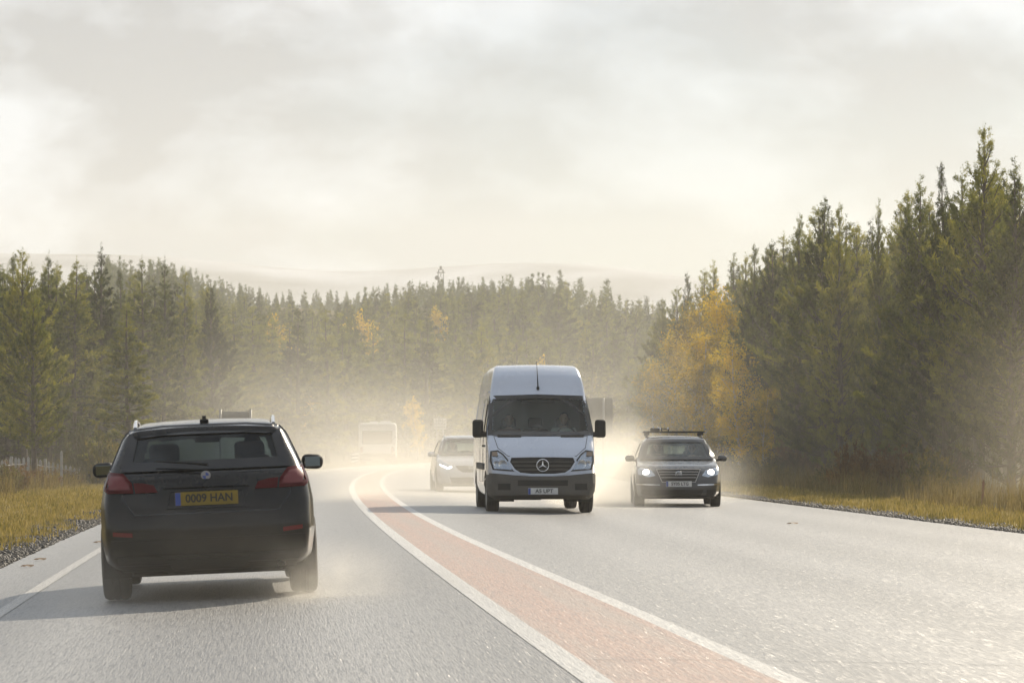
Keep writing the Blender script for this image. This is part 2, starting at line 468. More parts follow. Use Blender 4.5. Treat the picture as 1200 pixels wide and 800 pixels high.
# sealed joint across the strip
sj = []
ysj = 17.2
for dy in (0.0, 0.012):
    for u in np.linspace(0.1, 2.6, 12):
        p = road_pt(u, ysj + dy + 0.01 * math.sin(u * 5)); sj.append((p[0], p[1], road_h(u) + 0.008))
me = np_mesh('road_joint', sj, [(i, i + 1, i + 13, i + 12) for i in range(11)])
tag(link_mesh('road_joint', me, pbr('sealant', (0.45, 0.44, 0.42), 0.4)), kind='structure')

# ------------------------------------------------------------------ gravel, grass
def scatter_uy(n, u0, u1, y0, y1, pw=1.0):
    y = y0 + (y1 - y0) * rng.random(n) ** pw
    u = u0 + (u1 - u0) * rng.random(n)
    s = SL(y); nn = np.sqrt(1 + s * s)
    x = CX(y) + u / nn; yy = y - u * s / nn
    return x, yy, road_h(u), u
def stones(name, n, u0, u1, y0, y1, mat, smin, smax, label, pw=1.6):
    x, y, z, u = scatter_uy(n, u0, u1, y0, y1, pw)
    octa = np.array([(1, 0, 0), (-1, 0, 0), (0, 1, 0), (0, -1, 0), (0, 0, 1), (0, 0, -1), (.6, .6, .5), (-.6, .5, .6), (.5, -.6, .6), (-.55, -.6, .5)], float)
    fc = np.array([(4, 6, 7), (4, 7, 9), (4, 9, 8), (4, 8, 6), (0, 6, 8), (1, 9, 7), (2, 7, 6), (3, 8, 9), (0, 2, 6), (1, 7, 2), (1, 3, 9), (0, 8, 3), (5, 2, 0), (5, 1, 2), (5, 3, 1), (5, 0, 3)])
    s = smin + (smax - smin) * rng.random(n) ** 2.2
    sc = s[:, None] * (0.6 + 0.8 * rng.random((n, 3)))
    th = rng.random(n) * 2 * PI
    P = octa[None] * sc[:, None, :] * (0.8 + 0.4 * rng.random((n, 10, 1)))
    c, si = np.cos(th)[:, None], np.sin(th)[:, None]
    X = P[..., 0] * c - P[..., 1] * si; Y = P[..., 0] * si + P[..., 1] * c
    V = np.stack([X + x[:, None], Y + y[:, None], P[..., 2] * 0.8 + z[:, None] + (s * 0.25)[:, None] + 0.0], -1).reshape(-1, 3)
    F = (fc[None] + (np.arange(n) * 10)[:, None, None]).reshape(-1, 3)
    o = link_mesh(name, np_mesh(name, V, F), mat)
    tag(o, label, 'gravel', kind='stuff')
M_stone = pbr('wet_stone', (0.040, 0.035, 0.030), 0.62, var=0.9, scale=30.0, spec=0.35)
stones('gravel', 60000, -5.75, -4.65, 27, 130, M_stone, 0.010, 0.036, 'dark wet gravel along the left edge of the road')
stones('gravel', 36000, 9.2, 10.2, 38, 150, M_stone, 0.010, 0.034, 'dark wet gravel along the right edge of the road')

def blades(name, n, u0, u1, y0, y1, h0, h1, w, mat, label, cat, pw=1.5, lean=0.5, clump=0.0, zfun=None):
    x, y, z, u = scatter_uy(n, u0, u1, y0, y1, pw)
    if clump > 0:
        cn = max(20, n // 40)
        idx = rng.integers(0, cn, n)
        cxs, cys, cz, cu = scatter_uy(cn, u0, u1, y0, y1, pw)
        x = cxs[idx] + rng.normal(0, clump, n); y = cys[idx] + rng.normal(0, clump, n); z = cz[idx]
        csc = (0.5 + rng.random(cn))[idx]
    else:
        csc = 1.0
    if zfun is not None: z = zfun(x, y)
    h = (h0 + (h1 - h0) * rng.random(n) ** 1.5) * csc
    a = rng.random(n) * 2 * PI; l = lean * h * rng.random(n)
    wv = w * (0.6 + 0.8 * rng.random(n))
    b = a + PI / 2 + rng.normal(0, .4, n)
    dx, dy = np.cos(b) * wv, np.sin(b) * wv
    tx, ty = np.cos(a) * l, np.sin(a) * l
    V = np.stack([np.stack([x - dx, y - dy, z - 0.02], -1), np.stack([x + dx, y + dy, z - 0.02], -1),
                  np.stack([x + dx * .7 + tx * .45, y + dy * .7 + ty * .45, z + h * .6], -1), np.stack([x - dx * .7 + tx * .45, y - dy * .7 + ty * .45, z + h * .6], -1),
                  np.stack([x + tx, y + ty, z + h], -1)], 1)
    o5 = np.arange(n) * 5
    F = np.concatenate([np.stack([o5, o5 + 1, o5 + 2], 1), np.stack([o5, o5 + 2, o5 + 3], 1), np.stack([o5 + 3, o5 + 2, o5 + 4], 1)])
    o = link_mesh(name, np_mesh(name, V.reshape(-1, 3), F), mat)
    tag(o, label, cat, kind='stuff')
    return o
def leaf_mat(name, cols, scale=1.2, trans=0.45, rough=0.7, objvar=True):
    m, t = mat_new(name)
    o = N(t, 'ShaderNodeOutputMaterial')
    d = N(t, 'ShaderNodeBsdfPrincipled'); d.inputs['Roughness'].default_value = rough; d.inputs['Specular IOR Level'].default_value = 0.25
    tr = N(t, 'ShaderNodeBsdfTranslucent')
    c = N(t, 'ShaderNodeTexCoord')
    n = N(t, 'ShaderNodeTexNoise'); n.inputs['Scale'].default_value = scale; n.inputs['Detail'].default_value = 6; n.inputs['Roughness'].default_value = 0.75
    t.links.new(c.outputs['Object'], n.inputs['Vector'])
    oi = N(t, 'ShaderNodeObjectInfo')
    ad = N(t, 'ShaderNodeMath', operation='MULTIPLY_ADD')
    t.links.new(oi.outputs['Random'], ad.inputs[0]); ad.inputs[1].default_value = 0.22 if objvar else 0.0; t.links.new(n.outputs['Fac'], ad.inputs[2])
    sub = N(t, 'ShaderNodeMath', operation='SUBTRACT'); t.links.new(ad.outputs[0], sub.inputs[0]); sub.inputs[1].default_value = 0.11 if objvar else 0.0
    r = N(t, 'ShaderNodeValToRGB')
    while len(r.color_ramp.elements) < len(cols): r.color_ramp.elements.new(0.5)
    for i, cc in enumerate(cols):
        e = r.color_ramp.elements[i]; e.position = 0.36 + 0.29 * i / (len(cols) - 1); e.color = (*cc, 1)
    t.links.new(sub.outputs[0], r.inputs['Fac'])
    t.links.new(r.outputs['Color'], d.inputs['Base Color']); t.links.new(r.outputs['Color'], tr.inputs['Color'])
    ms = N(t, 'ShaderNodeMixShader'); ms.inputs['Fac'].default_value = trans
    t.links.new(d.outputs[0], ms.inputs[1]); t.links.new(tr.outputs[0], ms.inputs[2]); t.links.new(ms.outputs[0], o.inputs['Surface'])
    return m
M_grass = leaf_mat('short_grass', [(0.09, 0.085, 0.02), (0.24, 0.19, 0.045), (0.36, 0.27, 0.08), (0.46, 0.38, 0.20)], 1.6, objvar=False)
M_dry = leaf_mat('dry_grass', [(0.09, 0.065, 0.02), (0.20, 0.15, 0.05), (0.32, 0.25, 0.11)], 2.0, objvar=False)
M_brack = leaf_mat('bracken', [(0.06, 0.035, 0.015), (0.15, 0.08, 0.03), (0.26, 0.15, 0.05)], 1.8)
blades('grass', 60000, -9.8, -5.4, 30, 140, 0.04, 0.15, 0.008, M_grass, 'short yellow green grass on the left verge', 'grass', pw=1.4)
blades('grass', 42000, 9.9, 12.6, 40, 190, 0.04, 0.14, 0.008, M_grass, 'short yellow green grass on the right verge', 'grass', pw=1.4)
blades('grass', 16000, -6.3, -4.95, 28, 140, 0.04, 0.13, 0.008, M_grass, 'tufts of yellow grass creeping over the left gravel edge', 'grass', pw=1.4, clump=0.10)
blades('grass', 12000, 9.55, 10.6, 40, 170, 0.04, 0.12, 0.008, M_grass, 'tufts of yellow grass creeping over the right gravel edge', 'grass', pw=1.4, clump=0.10)
blades('dry_grass', 30000, 12.2, 16.5, 44, 170, 0.12, 0.6, 0.008, M_dry, 'tall dry tan grass before the right hand trees', 'dry grass', pw=1.4, clump=0.22, lean=0.6)
blades('dry_grass', 26000, -15, -9.0, 50, 190, 0.2, 0.7, 0.008, M_dry, 'dry tan grass among the bushes on the left bank', 'dry grass', pw=1.3, clump=0.2, lean=0.6)
# ------------------------------------------------------------------ trees
M_bark = pbr('pine_bark', (0.085, 0.065, 0.048), 0.9, var=0.5, scale=6, bump=0.5)
M_bbark = pbr('birch_bark', (0.42, 0.40, 0.36), 0.8, var=0.5, scale=7, bump=0.3)
M_pine = leaf_mat('pine_needles', [(0.026, 0.033, 0.005), (0.088, 0.104, 0.011), (0.19, 0.195, 0.022), (0.35, 0.32, 0.045)], 1.1, trans=0.5)  # upper ramp colours brightened to imitate sunlit clumps in the crown
M_spruce = leaf_mat('spruce_needles', [(0.020, 0.027, 0.004), (0.070, 0.085, 0.009), (0.15, 0.16, 0.018), (0.28, 0.265, 0.035)], 1.0, trans=0.45)  # pale ramp end paints sunlit clumps into the needle colour
M_birch = leaf_mat('autumn_leaves', [(0.15, 0.12, 0.01), (0.46, 0.31, 0.012), (0.72, 0.48, 0.018), (0.74, 0.56, 0.045)], 1.3, trans=0.5)

def needles(P, D, n_per, L, W, rg, S=None):
    """blades around twig points P with twig directions D"""
    m = len(P)
    P = np.repeat(P, n_per, 0); D = np.repeat(D, n_per, 0)
    k = len(P)
    rnd = rg.normal(0, 1, (k, 3))
    d = D * 0.9 + rnd * 0.55
    d /= np.linalg.norm(d, axis=1)[:, None] + 1e-9
    side = np.cross(d, rg.normal(0, 1, (k, 3))); side /= np.linalg.norm(side, axis=1)[:, None] + 1e-9
    S = np.ones((k, 1)) if S is None else np.repeat(S, n_per, 0)[:, None]
    ln = L * S * (0.6 + 0.8 * rg.random(k))[:, None]; w = W * S ** 0.7 * (0.6 + 0.8 * rg.random(k))[:, None]
    P0 = P + rg.normal(0, W * 0.8, (k, 3))
    V = np.stack([P0 - side * w * .5, P0 + side * w * .5, P0 + d * ln * .6 + side * w * .5, P0 + d * ln], 1)
    o4 = np.arange(k) * 4
    F = np.concatenate([np.stack([o4, o4 + 1, o4 + 2], 1), np.stack([o4, o4 + 2, o4 + 3], 1)])
    return V.reshape(-1, 3), F

def conifer(seed, H, Rad, kind, base, step, nb, ntw, npn, L, W):
    """returns (crown mesh arrays, wood MB)"""
    rg = np.random.default_rng(seed)
    wood = MB()
    lean = rg.normal(0, 0.012, 2)
    def axis(h): return np.array([lean[0] * h + 0.03 * math.sin(h * 0.7 + seed), lean[1] * h + 0.03 * math.cos(h * 0.6 + seed), h])
    r0 = 0.012 * H + 0.03
    hs = np.linspace(-0.15, H * 0.97, 10)
    wood.tube([axis(h) for h in hs], [max(0.012, r0 * (1 - h / H) ** 0.85 + 0.006) for h in np.clip(hs, 0, H * .99)], 7)
    Ps, Ds = [], []
    h = base * H
    ph = rg.random() * 6
    while h < H * 0.985:
        f = (H - h) / (H * (1 - base))              # 1 at the crown base, 0 at the tip
        if kind == 'spruce':
            rr = Rad * (f ** 0.9) * (0.92 if f < 0.93 else 0.8) + 0.05
            up = 0.35 - 0.55 * f
        else:
            rr = Rad * (min(1, f * 1.3) ** 0.9) * (1 - 0.35 * max(0, f - 0.6) / 0.4) + 0.10
            up = 1.5 - 1.4 * min(1, f * 1.5)
        k = max(3, int(round(nb * (0.45 + 0.55 * min(1, 2.5 * f)))))
        for j in range(k):
            ph += 2.399 + rg.normal(0, 0.25)
            l = rr * (0.55 + 0.6 * rg.random())
            if rg.random() < 0.08: l *= 1.25
            a = np.array([math.cos(ph), math.sin(ph), 0.0])
            u = up + rg.normal(0, 0.12)
            d0 = a + np.array([0, 0, u]); d0 /= np.linalg.norm(d0)
            p0 = axis(h + rg.normal(0, step * .3))
            nseg = 5
            pts = [p0]
            d = d0.copy()
            for s in range(nseg):
                d = d + np.array([0, 0, 0.10 if kind == 'spruce' else 0.17]) * (0.5 + s / nseg) + rg.normal(0, 0.06, 3)
                d /= np.linalg.norm(d)
                pts.append(pts[-1] + d * l / nseg)
            pts = np.array(pts)
            if l > 0.5:
                wood.tube([tuple(q) for q in pts[::2]] , [0.008 + 0.012 * l * (1 - q / 3) for q in range(3)], 4, caps=False)
            dd = pts[-1] - pts[-2]; dd /= np.linalg.norm(dd)
            # tufts along the branch and on side twigs
            tw = max(2, int(ntw * (0.12 + 1.15 * l / Rad)))
            for q2 in range(4):                      # needles hugging the shoot itself
                Ps.append(pts[-1] - dd * 0.07 * q2 * (0.6 + l)); Ds.append(dd)
            tvals = 0.25 + 0.78 * rg.random(tw) ** 0.7
            for tv in tvals:
                q = min(tv, 1.0) * nseg; i = min(int(q), nseg - 1)
                b0 = pts[i] + (pts[i + 1] - pts[i]) * (q - i)
                sd = rg.normal(0, 1, 3) * (0.42, 0.42, 0.25) + dd * 0.95 + np.array([0, 0, 0.28 if kind == 'pine' else 0.02])
                sd /= np.linalg.norm(sd)
                tl = (0.16 + 0.22 * rg.random()) * (0.5 + 0.5 * l / Rad)
                if kind == 'spruce': sd[2] -= 0.12
                m = 3
                for q2 in range(m):
                    Ps.append(b0 + sd * tl * (q2 + 0.4) / m); Ds.append(sd)
        h += step * (0.8 + 0.4 * rg.random()) * (0.8 + 0.2 * min(1, f * 2))
    # leader shoot
    tip = axis(H * 0.93)
    for q in np.linspace(0, 1, 10):
        Ps.append(tip + np.array([0, 0, q * H * 0.085])); Ds.append(np.array([0, 0, 1.0]))
    Pa = np.array(Ps); S = np.clip((H * 1.02 - Pa[:, 2]) / (0.28 * H), 0.38, 1.0)
    V, F = needles(Pa, np.array(Ds), npn, L, W, rg, S)
    # far tree: fewer needle blades
    return V, F, wood

def broadleaf(seed, H, Rad, nl, ls, base=0.15):
    rg = np.random.default_rng(seed)
    wood = MB()
    pts = [np.array([0, 0, -0.1])]; d = np.array([0.02, 0.03, 1.0])
    for i in range(8):
        d = d + rg.normal(0, 0.05, 3); d[2] = 1; pts.append(pts[-1] + d / np.linalg.norm(d) * H / 8.4)
    wood.tube([tuple(p) for p in pts], [0.010 * H * (1 - i / 9.5) + 0.01 for i in range(9)], 7)
    P = []
    nbr = 34
    for b in range(nbr):
        f = base + (1 - base) * (b + rg.random()) / nbr
        q = f * 8; i = min(int(q), 7); p0 = pts[i] + (pts[i + 1] - pts[i]) * (q - i)
        l = Rad * (math.sin(PI * min(0.97, (1 - f) * 0.85 + 0.12)) ** 0.7) * (0.6 + 0.6 * rg.random())
        a = b * 2.399 + rg.normal(0, .3)
        d = np.array([math.cos(a), math.sin(a), 0.9 + 0.3 * rg.random()]); d /= np.linalg.norm(d)
        bp = [p0]
        for s in range(5):
            d = d + rg.normal(0, 0.14, 3) + np.array([0, 0, -0.10 * s * .4]); d /= np.linalg.norm(d); bp.append(bp[-1] + d * l / 5)
        wood.tube([tuple(x) for x in bp], [0.004 * H * (1 - f) * (1 - s / 6) + 0.006 for s in range(6)], 4, caps=False)
        for k in range(int(9 * (0.4 + l / Rad))):
            tv = 0.25 + 0.8 * rg.random(); q = min(tv, 1) * 5; i = min(int(q), 4)
            c = bp[i] + (bp[i + 1] - bp[i]) * (q - i) + rg.normal(0, 0.12, 3) * Rad * .5
            P.append(c)
    P = np.array(P); n = nl
    idx = rg.integers(0, len(P), n)
    off = rg.normal(0, 1, (n, 3)) * (0.17, 0.17, 0.24)
    C = P[idx] + off
    a = rg.normal(0, 1, (n, 3)); a /= np.linalg.norm(a, axis=1)[:, None]
    b = np.cross(a, rg.normal(0, 1, (n, 3))); b /= np.linalg.norm(b, axis=1)[:, None]
    s = (ls * (0.6 + 0.8 * rg.random(n)))[:, None]
    V = np.stack([C - a * s, C + b * s * .6, C + a * s, C - b * s * .6], 1).reshape(-1, 3)
    F = np.arange(n * 4).reshape(-1, 4)
    return V, F, wood

PROTO = {}
def make_proto(key, fn, near, leaf, bark):
    V, F, wood = fn
    cm = np_mesh(key + '_crown', V, F); cm.materials.append(leaf)
    wm = bpy.data.meshes.new(key + '_trunk'); wm.from_pydata(wood.v, [], wood.f); wm.materials.append(bark)
    wm.polygons.foreach_set('use_smooth', [True] * len(wm.polygons)); wm.update()
    if not near:   # one mesh with two material slots
        bm = bmesh.new(); bm.from_mesh(cm); k = len(bm.faces); bm.from_mesh(wm)
        bm.faces.ensure_lookup_table()
        for f in list(bm.faces)[k:]: f.material_index = 1
        me = bpy.data.meshes.new(key); bm.to_mesh(me); bm.free()
        me.materials.append(leaf); me.materials.append(bark)
        return ('far', me)
    return ('near', cm, wm)
for i in range(5):
    H0 = 10.0
    PROTO['pine', 'near', i] = make_proto('pine_tree', conifer(100 + i, H0, 2.0 + 0.25 * (i % 3), 'pine', (0.04, 0.10, 0.16, 0.06, 0.2)[i], 0.33, 7, 12, 6, 0.14, 0.036), True, M_pine, M_bark)
    PROTO['spruce', 'near', i] = make_proto('spruce_tree', conifer(200 + i, H0, 1.9 + 0.2 * (i % 3), 'spruce', (0.05, 0.15, 0.30, 0.08, 0.36)[i], 0.33, 7, 12, 6, 0.14, 0.036), True, M_spruce, M_bark)
for i in range(6):
    PROTO['pine', 'far', i] = make_proto('pine_tree', conifer(300 + i, H0, 1.9 + 0.2 * (i % 3), 'pine', 0.12, 0.5, 5, 8, 4, 0.26, 0.075), False, M_pine, M_bark)
    PROTO['spruce', 'far', i] = make_proto('spruce_tree', conifer(400 + i, H0, 1.75 + 0.2 * (i % 3), 'spruce', 0.10, 0.5, 5, 8, 4, 0.26, 0.075), False, M_spruce, M_bark)
for i in range(3):
    PROTO['birch', 'near', i] = make_proto('birch_tree', broadleaf(500 + i, 8.0, 1.6, 8500, 0.055), True, M_birch, M_bbark)
PROTO['birch', 'far', 0] = make_proto('birch_tree', broadleaf(520, 8.0, 1.7, 3000, 0.10), False, M_birch, M_bbark)
HP = {'pine': 10.0, 'spruce': 10.0, 'birch': 8.0}
NM = {'pine': 'pine_tree', 'spruce': 'spruce_tree', 'birch': 'birch_tree'}
COUNT = {'pine': 0, 'spruce': 0, 'birch': 0}
def place_tree(kind, x, y, H, near, label, group, wide=1.0, var=None, z=None):
    keys = [k for k in PROTO if k[0] == kind and k[1] == ('near' if near else 'far')]
    pr = PROTO[keys[random.randrange(len(keys))] if var is None else (kind, 'near' if near else 'far', var)]
    z = float(ground_h(x, y)) - 0.05 if z is None else z
    s = H / HP[kind]; sw = s * wide
    rz = random.random() * 2 * PI
    COUNT[kind] += 1
    if pr[0] == 'near':
        e = empty(NM[kind], (x, y, z), rz); e.scale = (sw, sw, s)
        c = bpy.data.objects.new('crown', pr[1]); COL.objects.link(c); c.parent = e
        w = bpy.data.objects.new('trunk', pr[2]); COL.objects.link(w); w.parent = e
    else:
        e = bpy.data.objects.new(NM[kind], pr[1]); COL.objects.link(e)
        e.location = (x, y, z); e.rotation_euler = (0, 0, rz); e.scale = (sw, sw, s)
    tag(e, label, {'pine': 'pine tree', 'spruce': 'spruce tree', 'birch': 'birch tree'}[kind], group)
    return e
placed = []
def free(x, y, dmin):
    for (a, b) in placed:
        if (a - x) ** 2 + (b - y) ** 2 < dmin * dmin: return False
    return True
def tree_px(kind, px, d, top_py, label, group=None, wide=1.0, near=True, var=None):
    """tree whose tip stands at photo column px, row top_py at distance d"""
    x = px2x(px, d); z = float(ground_h(x, d)) - 0.05
    H = px2z(top_py, d) - z
    placed.append((x, d))
    return place_tree(kind, x, d, H, near, label, group, wide, var, z)

# --- skyline read from the photograph: column -> row of the tree tops
SKY_L = [(-60, 292), (0, 297), (20, 292), (58, 300), (85, 306), (120, 292), (150, 312), (192, 306), (240, 326), (255, 332), (300, 340), (340, 344), (400, 346), (440, 340), (480, 334), (540, 330), (600, 328), (640, 322), (690, 322), (730, 333), (780, 346)]
SKY_R = [(725, 440), (745, 405), (765, 365), (790, 338), (806, 326), (850, 306), (880, 296), (925, 262), (965, 238), (1000, 250), (1030, 242), (1070, 215), (1110, 205), (1148, 152), (1170, 205), (1200, 195), (1260, 160)]
def skyrow(tab, px): return float(np.interp(px, [a for a, b in tab], [b for a, b in tab]))

GR = 'pine trees of the right hand wood'
GL = 'spruce trees of the left hand wood'
# right-hand wood: named individuals along its skyline
for px, d, py, kind, lab, w in [
    (1148, 84, 152, 'pine', 'tallest pine tree, its bare-stemmed tip standing above the right hand wood', 0.85),
    (1109, 86, 196, 'pine', 'narrow pine tree just before the tallest one in the right hand wood', 0.7),
    (1080, 90, 214, 'pine', 'bushy pine tree two tips before the tallest one in the right hand wood', 1.0),
    (1186, 80, 195, 'pine', 'wide pine tree cut by the right edge of the view', 1.0),
    (1032, 96, 241, 'pine', 'slim pine tree with a small pointed tip standing alone on the right skyline', 0.6),
    (966, 104, 236, 'pine', 'broad pine tree with a double tip midway along the right hand wood', 1.0),
    (985, 101, 244, 'pine', 'pine tree close against the broad double tipped pine on the right', 0.8),
    (935, 112, 255, 'pine', 'dark pine tree on the far side of the broad double tipped pine', 0.8),
    (880, 124, 291, 'pine', 'pine tree standing over the yellow birches at the wood edge', 0.85),
    (905, 118, 285, 'pine', 'pale green pine tree behind the yellow birches at the wood edge', 0.9),
    (808, 165, 322, 'pine', 'small dark pine tree at the end of the right hand wood, above the birches', 0.8)]:
    tree_px(kind, px, d, py, lab, None, w)
for px, d, py in [(792, 168, 338), (826, 158, 318), (840, 155, 311), (856, 150, 303), (868, 146, 300), (776, 176, 352)]:
    tree_px('pine', px, d, py, 'pine tree standing close behind the golden birches', 'pine trees behind the golden birches', 1.1)
# autumn birches
for px, d, py, lab, w in [
    (785, 150, 384, 'golden birch tree nearest the van at the end of the right hand wood', 1.0),
    (812, 144, 352, 'tall golden birch tree just past the small dark pine', 1.0),
    (842, 128, 340, 'thin pale golden birch tree reaching up between the pines', 0.8),
    (832, 122, 388, 'broad golden birch tree directly above the oncoming car', 1.2),
    (866, 117, 400, 'low golden birch tree to the right of the broad birch above the car', 1.1),
    (765, 160, 425, 'small orange birch tree half hidden behind the van mirror side', 1.1),
    (896, 108, 455, 'short yellow birch tree in front of the dark pines, right of the car', 1.0)]:
    tree_px('birch', px, d, py, lab, None, w)
# left-hand wood named trees
for px, d, py, kind, lab, w, v in [
    (118, 128, 289, 'spruce', 'tallest spruce tree of the left hand wood, straight above the car mirror', 0.9, 3),
    (58, 122, 298, 'spruce', 'spruce tree with a tall thin tip, second from the left edge', 0.8, 1),
    (28, 112, 294, 'pine', 'bushy round topped pine tree by the left edge of the view', 1.0, 4),
    (86, 126, 305, 'spruce', 'spruce tree with a blunt dark top between two taller spruces on the left', 1.0, 2),
    (168, 138, 303, 'spruce', 'spruce tree with a slim tip behind the left verge bushes', 0.8, 2),
    (192, 142, 304, 'spruce', 'twin slim spruce tree standing close beside another of equal height', 0.75, 0),
    (214, 146, 316, 'spruce', 'last slim spruce tree before the left hand wood drops away', 0.8, 1),
    (150, 108, 352, 'spruce', 'full skirted lighter spruce tree in front of the left hand wood edge', 1.35, 0),
    (250, 160, 333, 'pine', 'pine tree where the left hand wood steps down to the valley', 1.0, 0),
    (40, 100, 345, 'pine', 'near pine tree with a bare grey trunk behind the picket fence', 1.0, 4)]:
    tree_px(kind, px, d, py, lab, None, w, True, v)

def fill(region, n, dfun, tab, kinds, near, label_fn, dmin, smin, smax, cap=None):
    k = 0; tries = 0
    while k < n and tries < n * 40:
        tries += 1
        x, y = region()
        px = 600 + FPX * x / y
        u = float(lat(x, y))
        if not dfun(u, x, y, px): continue
        if not free(x, y, dmin): continue
        row = skyrow(tab, px)
        z = float(ground_h(x, y))
        Hmax = px2z(row + random.uniform(5, 20), y) - z
        kind = kinds[random.randrange(len(kinds))]
        H = min(random.uniform(smin, smax), Hmax)
        if H < 2.0: continue
        placed.append((x, y)); k += 1
        lab, grp = label_fn(kind)
        place_tree(kind, x, y, H, near, lab, grp, random.uniform(0.95, 1.4) if near else random.uniform(1.1, 1.6), None, z - 0.05)
    return k
# right wood body (near)
n1 = fill(lambda: (random.uniform(10, 30), random.uniform(62, 185)), 135,
     lambda u, x, y, px: u > 16.8 and 715 < px < 1260 , SKY_R, ['pine', 'pine', 'pine', 'spruce'], True,
     lambda k: (NM[k].replace('_', ' ') + ' among its like in the dense right hand wood', NM[k].replace('_', ' ') + 's inside the right hand wood'), 1.7, 8.5, 12.5)
# left wood body (near)
n2 = fill(lambda: (random.uniform(-45, -14), random.uniform(92, 215)), 165,
     lambda u, x, y, px: u < -15.5 and -70 < px < 420, SKY_L, ['spruce', 'spruce', 'pine'], True,
     lambda k: (NM[k].replace('_', ' ') + ' among its like in the dense left hand wood', NM[k].replace('_', ' ') + 's inside the left hand wood'), 1.75, 8.0, 12.5)
# trees round the bend (middle distance), single-mesh copies
def mid_label(k): return (NM[k].replace('_', ' ') + ' in the hazy wood beyond the bend', NM[k].replace('_', ' ') + 's of the hazy wood beyond the bend')
n3 = fill(lambda: (random.uniform(-75, 40), random.uniform(205, 470)), 360,
     lambda u, x, y, px: (u < -12 or u > 19) and 150 < px < 820, SKY_L, ['spruce', 'pine'], False, mid_label, 2.9, 8.5, 12.5)
for px, d, py in [(435, 330, 372), (518, 380, 364), (318, 260, 380), (648, 300, 425), (490, 250, 470), (352, 235, 465)]:
    tree_px('birch', px, d, py, 'small golden birch tree showing among the hazy conifers beyond the bend', 'golden birches beyond the bend', 1.0, False, 0)
print('TREES', n1, n2, n3, COUNT)
# the farthest slope: one mass
Vs, Fs, base = [], [], 0
lows = []
for i in range(4):
    V, F, wd = conifer(600 + i, 10.0, 1.7, 'spruce' if i % 2 else 'pine', 0.06, 0.9, 5, 4, 2, 0.50, 0.17)
    lows.append((V, F))
k = 0; tries = 0
while k < 620 and tries < 20000:
    tries += 1
    x, y = random.uniform(-120, 60), random.uniform(440, 690)
    px = 600 + FPX * x / y
    if not (120 < px < 840): continue
    if not free(x, y, 3.2): continue
    row = skyrow(SKY_L, px) + random.uniform(-5, 14)
    z = float(ground_h(x, y)); Hm = px2z(row, y) - z
    H = min(random.uniform(9, 13), Hm)
    if H < 4: continue
    placed.append((x, y)); k += 1
    V, F = lows[random.randrange(4)]
    a = random.random() * 6.28; ca, sa = math.cos(a), math.sin(a); s = H / 10
    P = np.stack([(V[:, 0] * ca - V[:, 1] * sa) * s + x, (V[:, 0] * sa + V[:, 1] * ca) * s + y, V[:, 2] * s + z], 1)
    Vs.append(P); Fs.append(F + base); base += len(V)
Vs = np.concatenate(Vs); Fs = np.concatenate(Fs)
M_far = leaf_mat('far_needles', [(0.030, 0.045, 0.008), (0.085, 0.11, 0.014), (0.15, 0.17, 0.022)], 0.12, trans=0.3, objvar=False)
tag(link_mesh('distant_forest', np_mesh('distant_forest', Vs, Fs), M_far), 'hazy conifer forest covering the far slope below the hills', 'forest', kind='stuff')

# ------------------------------------------------------------------ bushes
def bush_mesh(seed, H, Rad, n, leaf):
    rg = np.random.default_rng(seed)
    m = 60
    a = rg.random(m) * 2 * PI; rr = Rad * rg.random(m) ** 0.5
    tip = np.stack([np.cos(a) * rr, np.sin(a) * rr, H * (0.45 + 0.6 * rg.random(m)) * (1 - 0.45 * (rr / Rad) ** 2)], 1)
    P = []; D = []
    for t_ in tip:
        root = np.array([t_[0] * .35, t_[1] * .35, 0])
        for q in np.linspace(0.2, 1, 9):
            P.append(root + (t_ - root) * q + rg.normal(0, 0.03, 3)); D.append((t_ - root) / np.linalg.norm(t_ - root))
    V, F = needles(np.array(P), np.array(D), n, leaf, leaf * .35, rg)
    wood = MB()
    for t_ in tip[::2]:
        wood.tube([(t_[0] * .35, t_[1] * .35, -0.05), tuple(t_ * (0.65, 0.65, 0.55)), tuple(t_)], [0.012, 0.007, 0.003], 4, caps=False)
    return V, F, wood
M_gorse = leaf_mat('gorse_leaves', [(0.05, 0.05, 0.015), (0.11, 0.10, 0.025), (0.30, 0.22, 0.04)], 2.2)
M_twig = pbr('twig', (0.13, 0.085, 0.055), 0.9)
BU = [make_proto('bush', bush_mesh(700 + i, 1.0, 0.75, 5, 0.085), True, (M_brack, M_brack, M_gorse)[i], M_twig) for i in range(3)]
def place_bush(px, d, H, w, v, label, group):
    x = px2x(px, d)
    e = empty(('heather_bush', 'heather_bush', 'gorse_bush')[v], (x, d, float(ground_h(x, d)) - 0.05), random.random() * 6)
    e.scale = (w, w, H)
    c = bpy.data.objects.new('foliage', BU[v][1]); COL.objects.link(c); c.parent = e
    s = bpy.data.objects.new('stem', BU[v][2]); COL.objects.link(s); s.parent = e
    tag(e, label, 'bush', group)
for i in range(54):
    d = random.uniform(76, 150)
    ue = random.uniform(-14.5, -9.6)
    p = road_pt(ue, d)
    px = 600 + FPX * p[0] / p[1]
    v = random.choice([0, 1, 1, 2])
    place_bush(px, p[1], random.uniform(0.45, 1.0), random.uniform(0.8, 1.3), v, 'brown heather bush on the left bank before the fence' if v < 2 else 'yellow green gorse bush on the left bank', 'heather bushes on the left bank' if v < 2 else 'gorse bushes on the left bank')
for px, d, H, w, lab in [(118, 104, 1.9, 1.2, 'tall golden leaved bush behind the car mirror on the left'), (96, 112, 2.2, 1.0, 'golden sapling standing just past the end of the picket fence')]:
    place_bush(px, d, H, w, 2, lab, None)
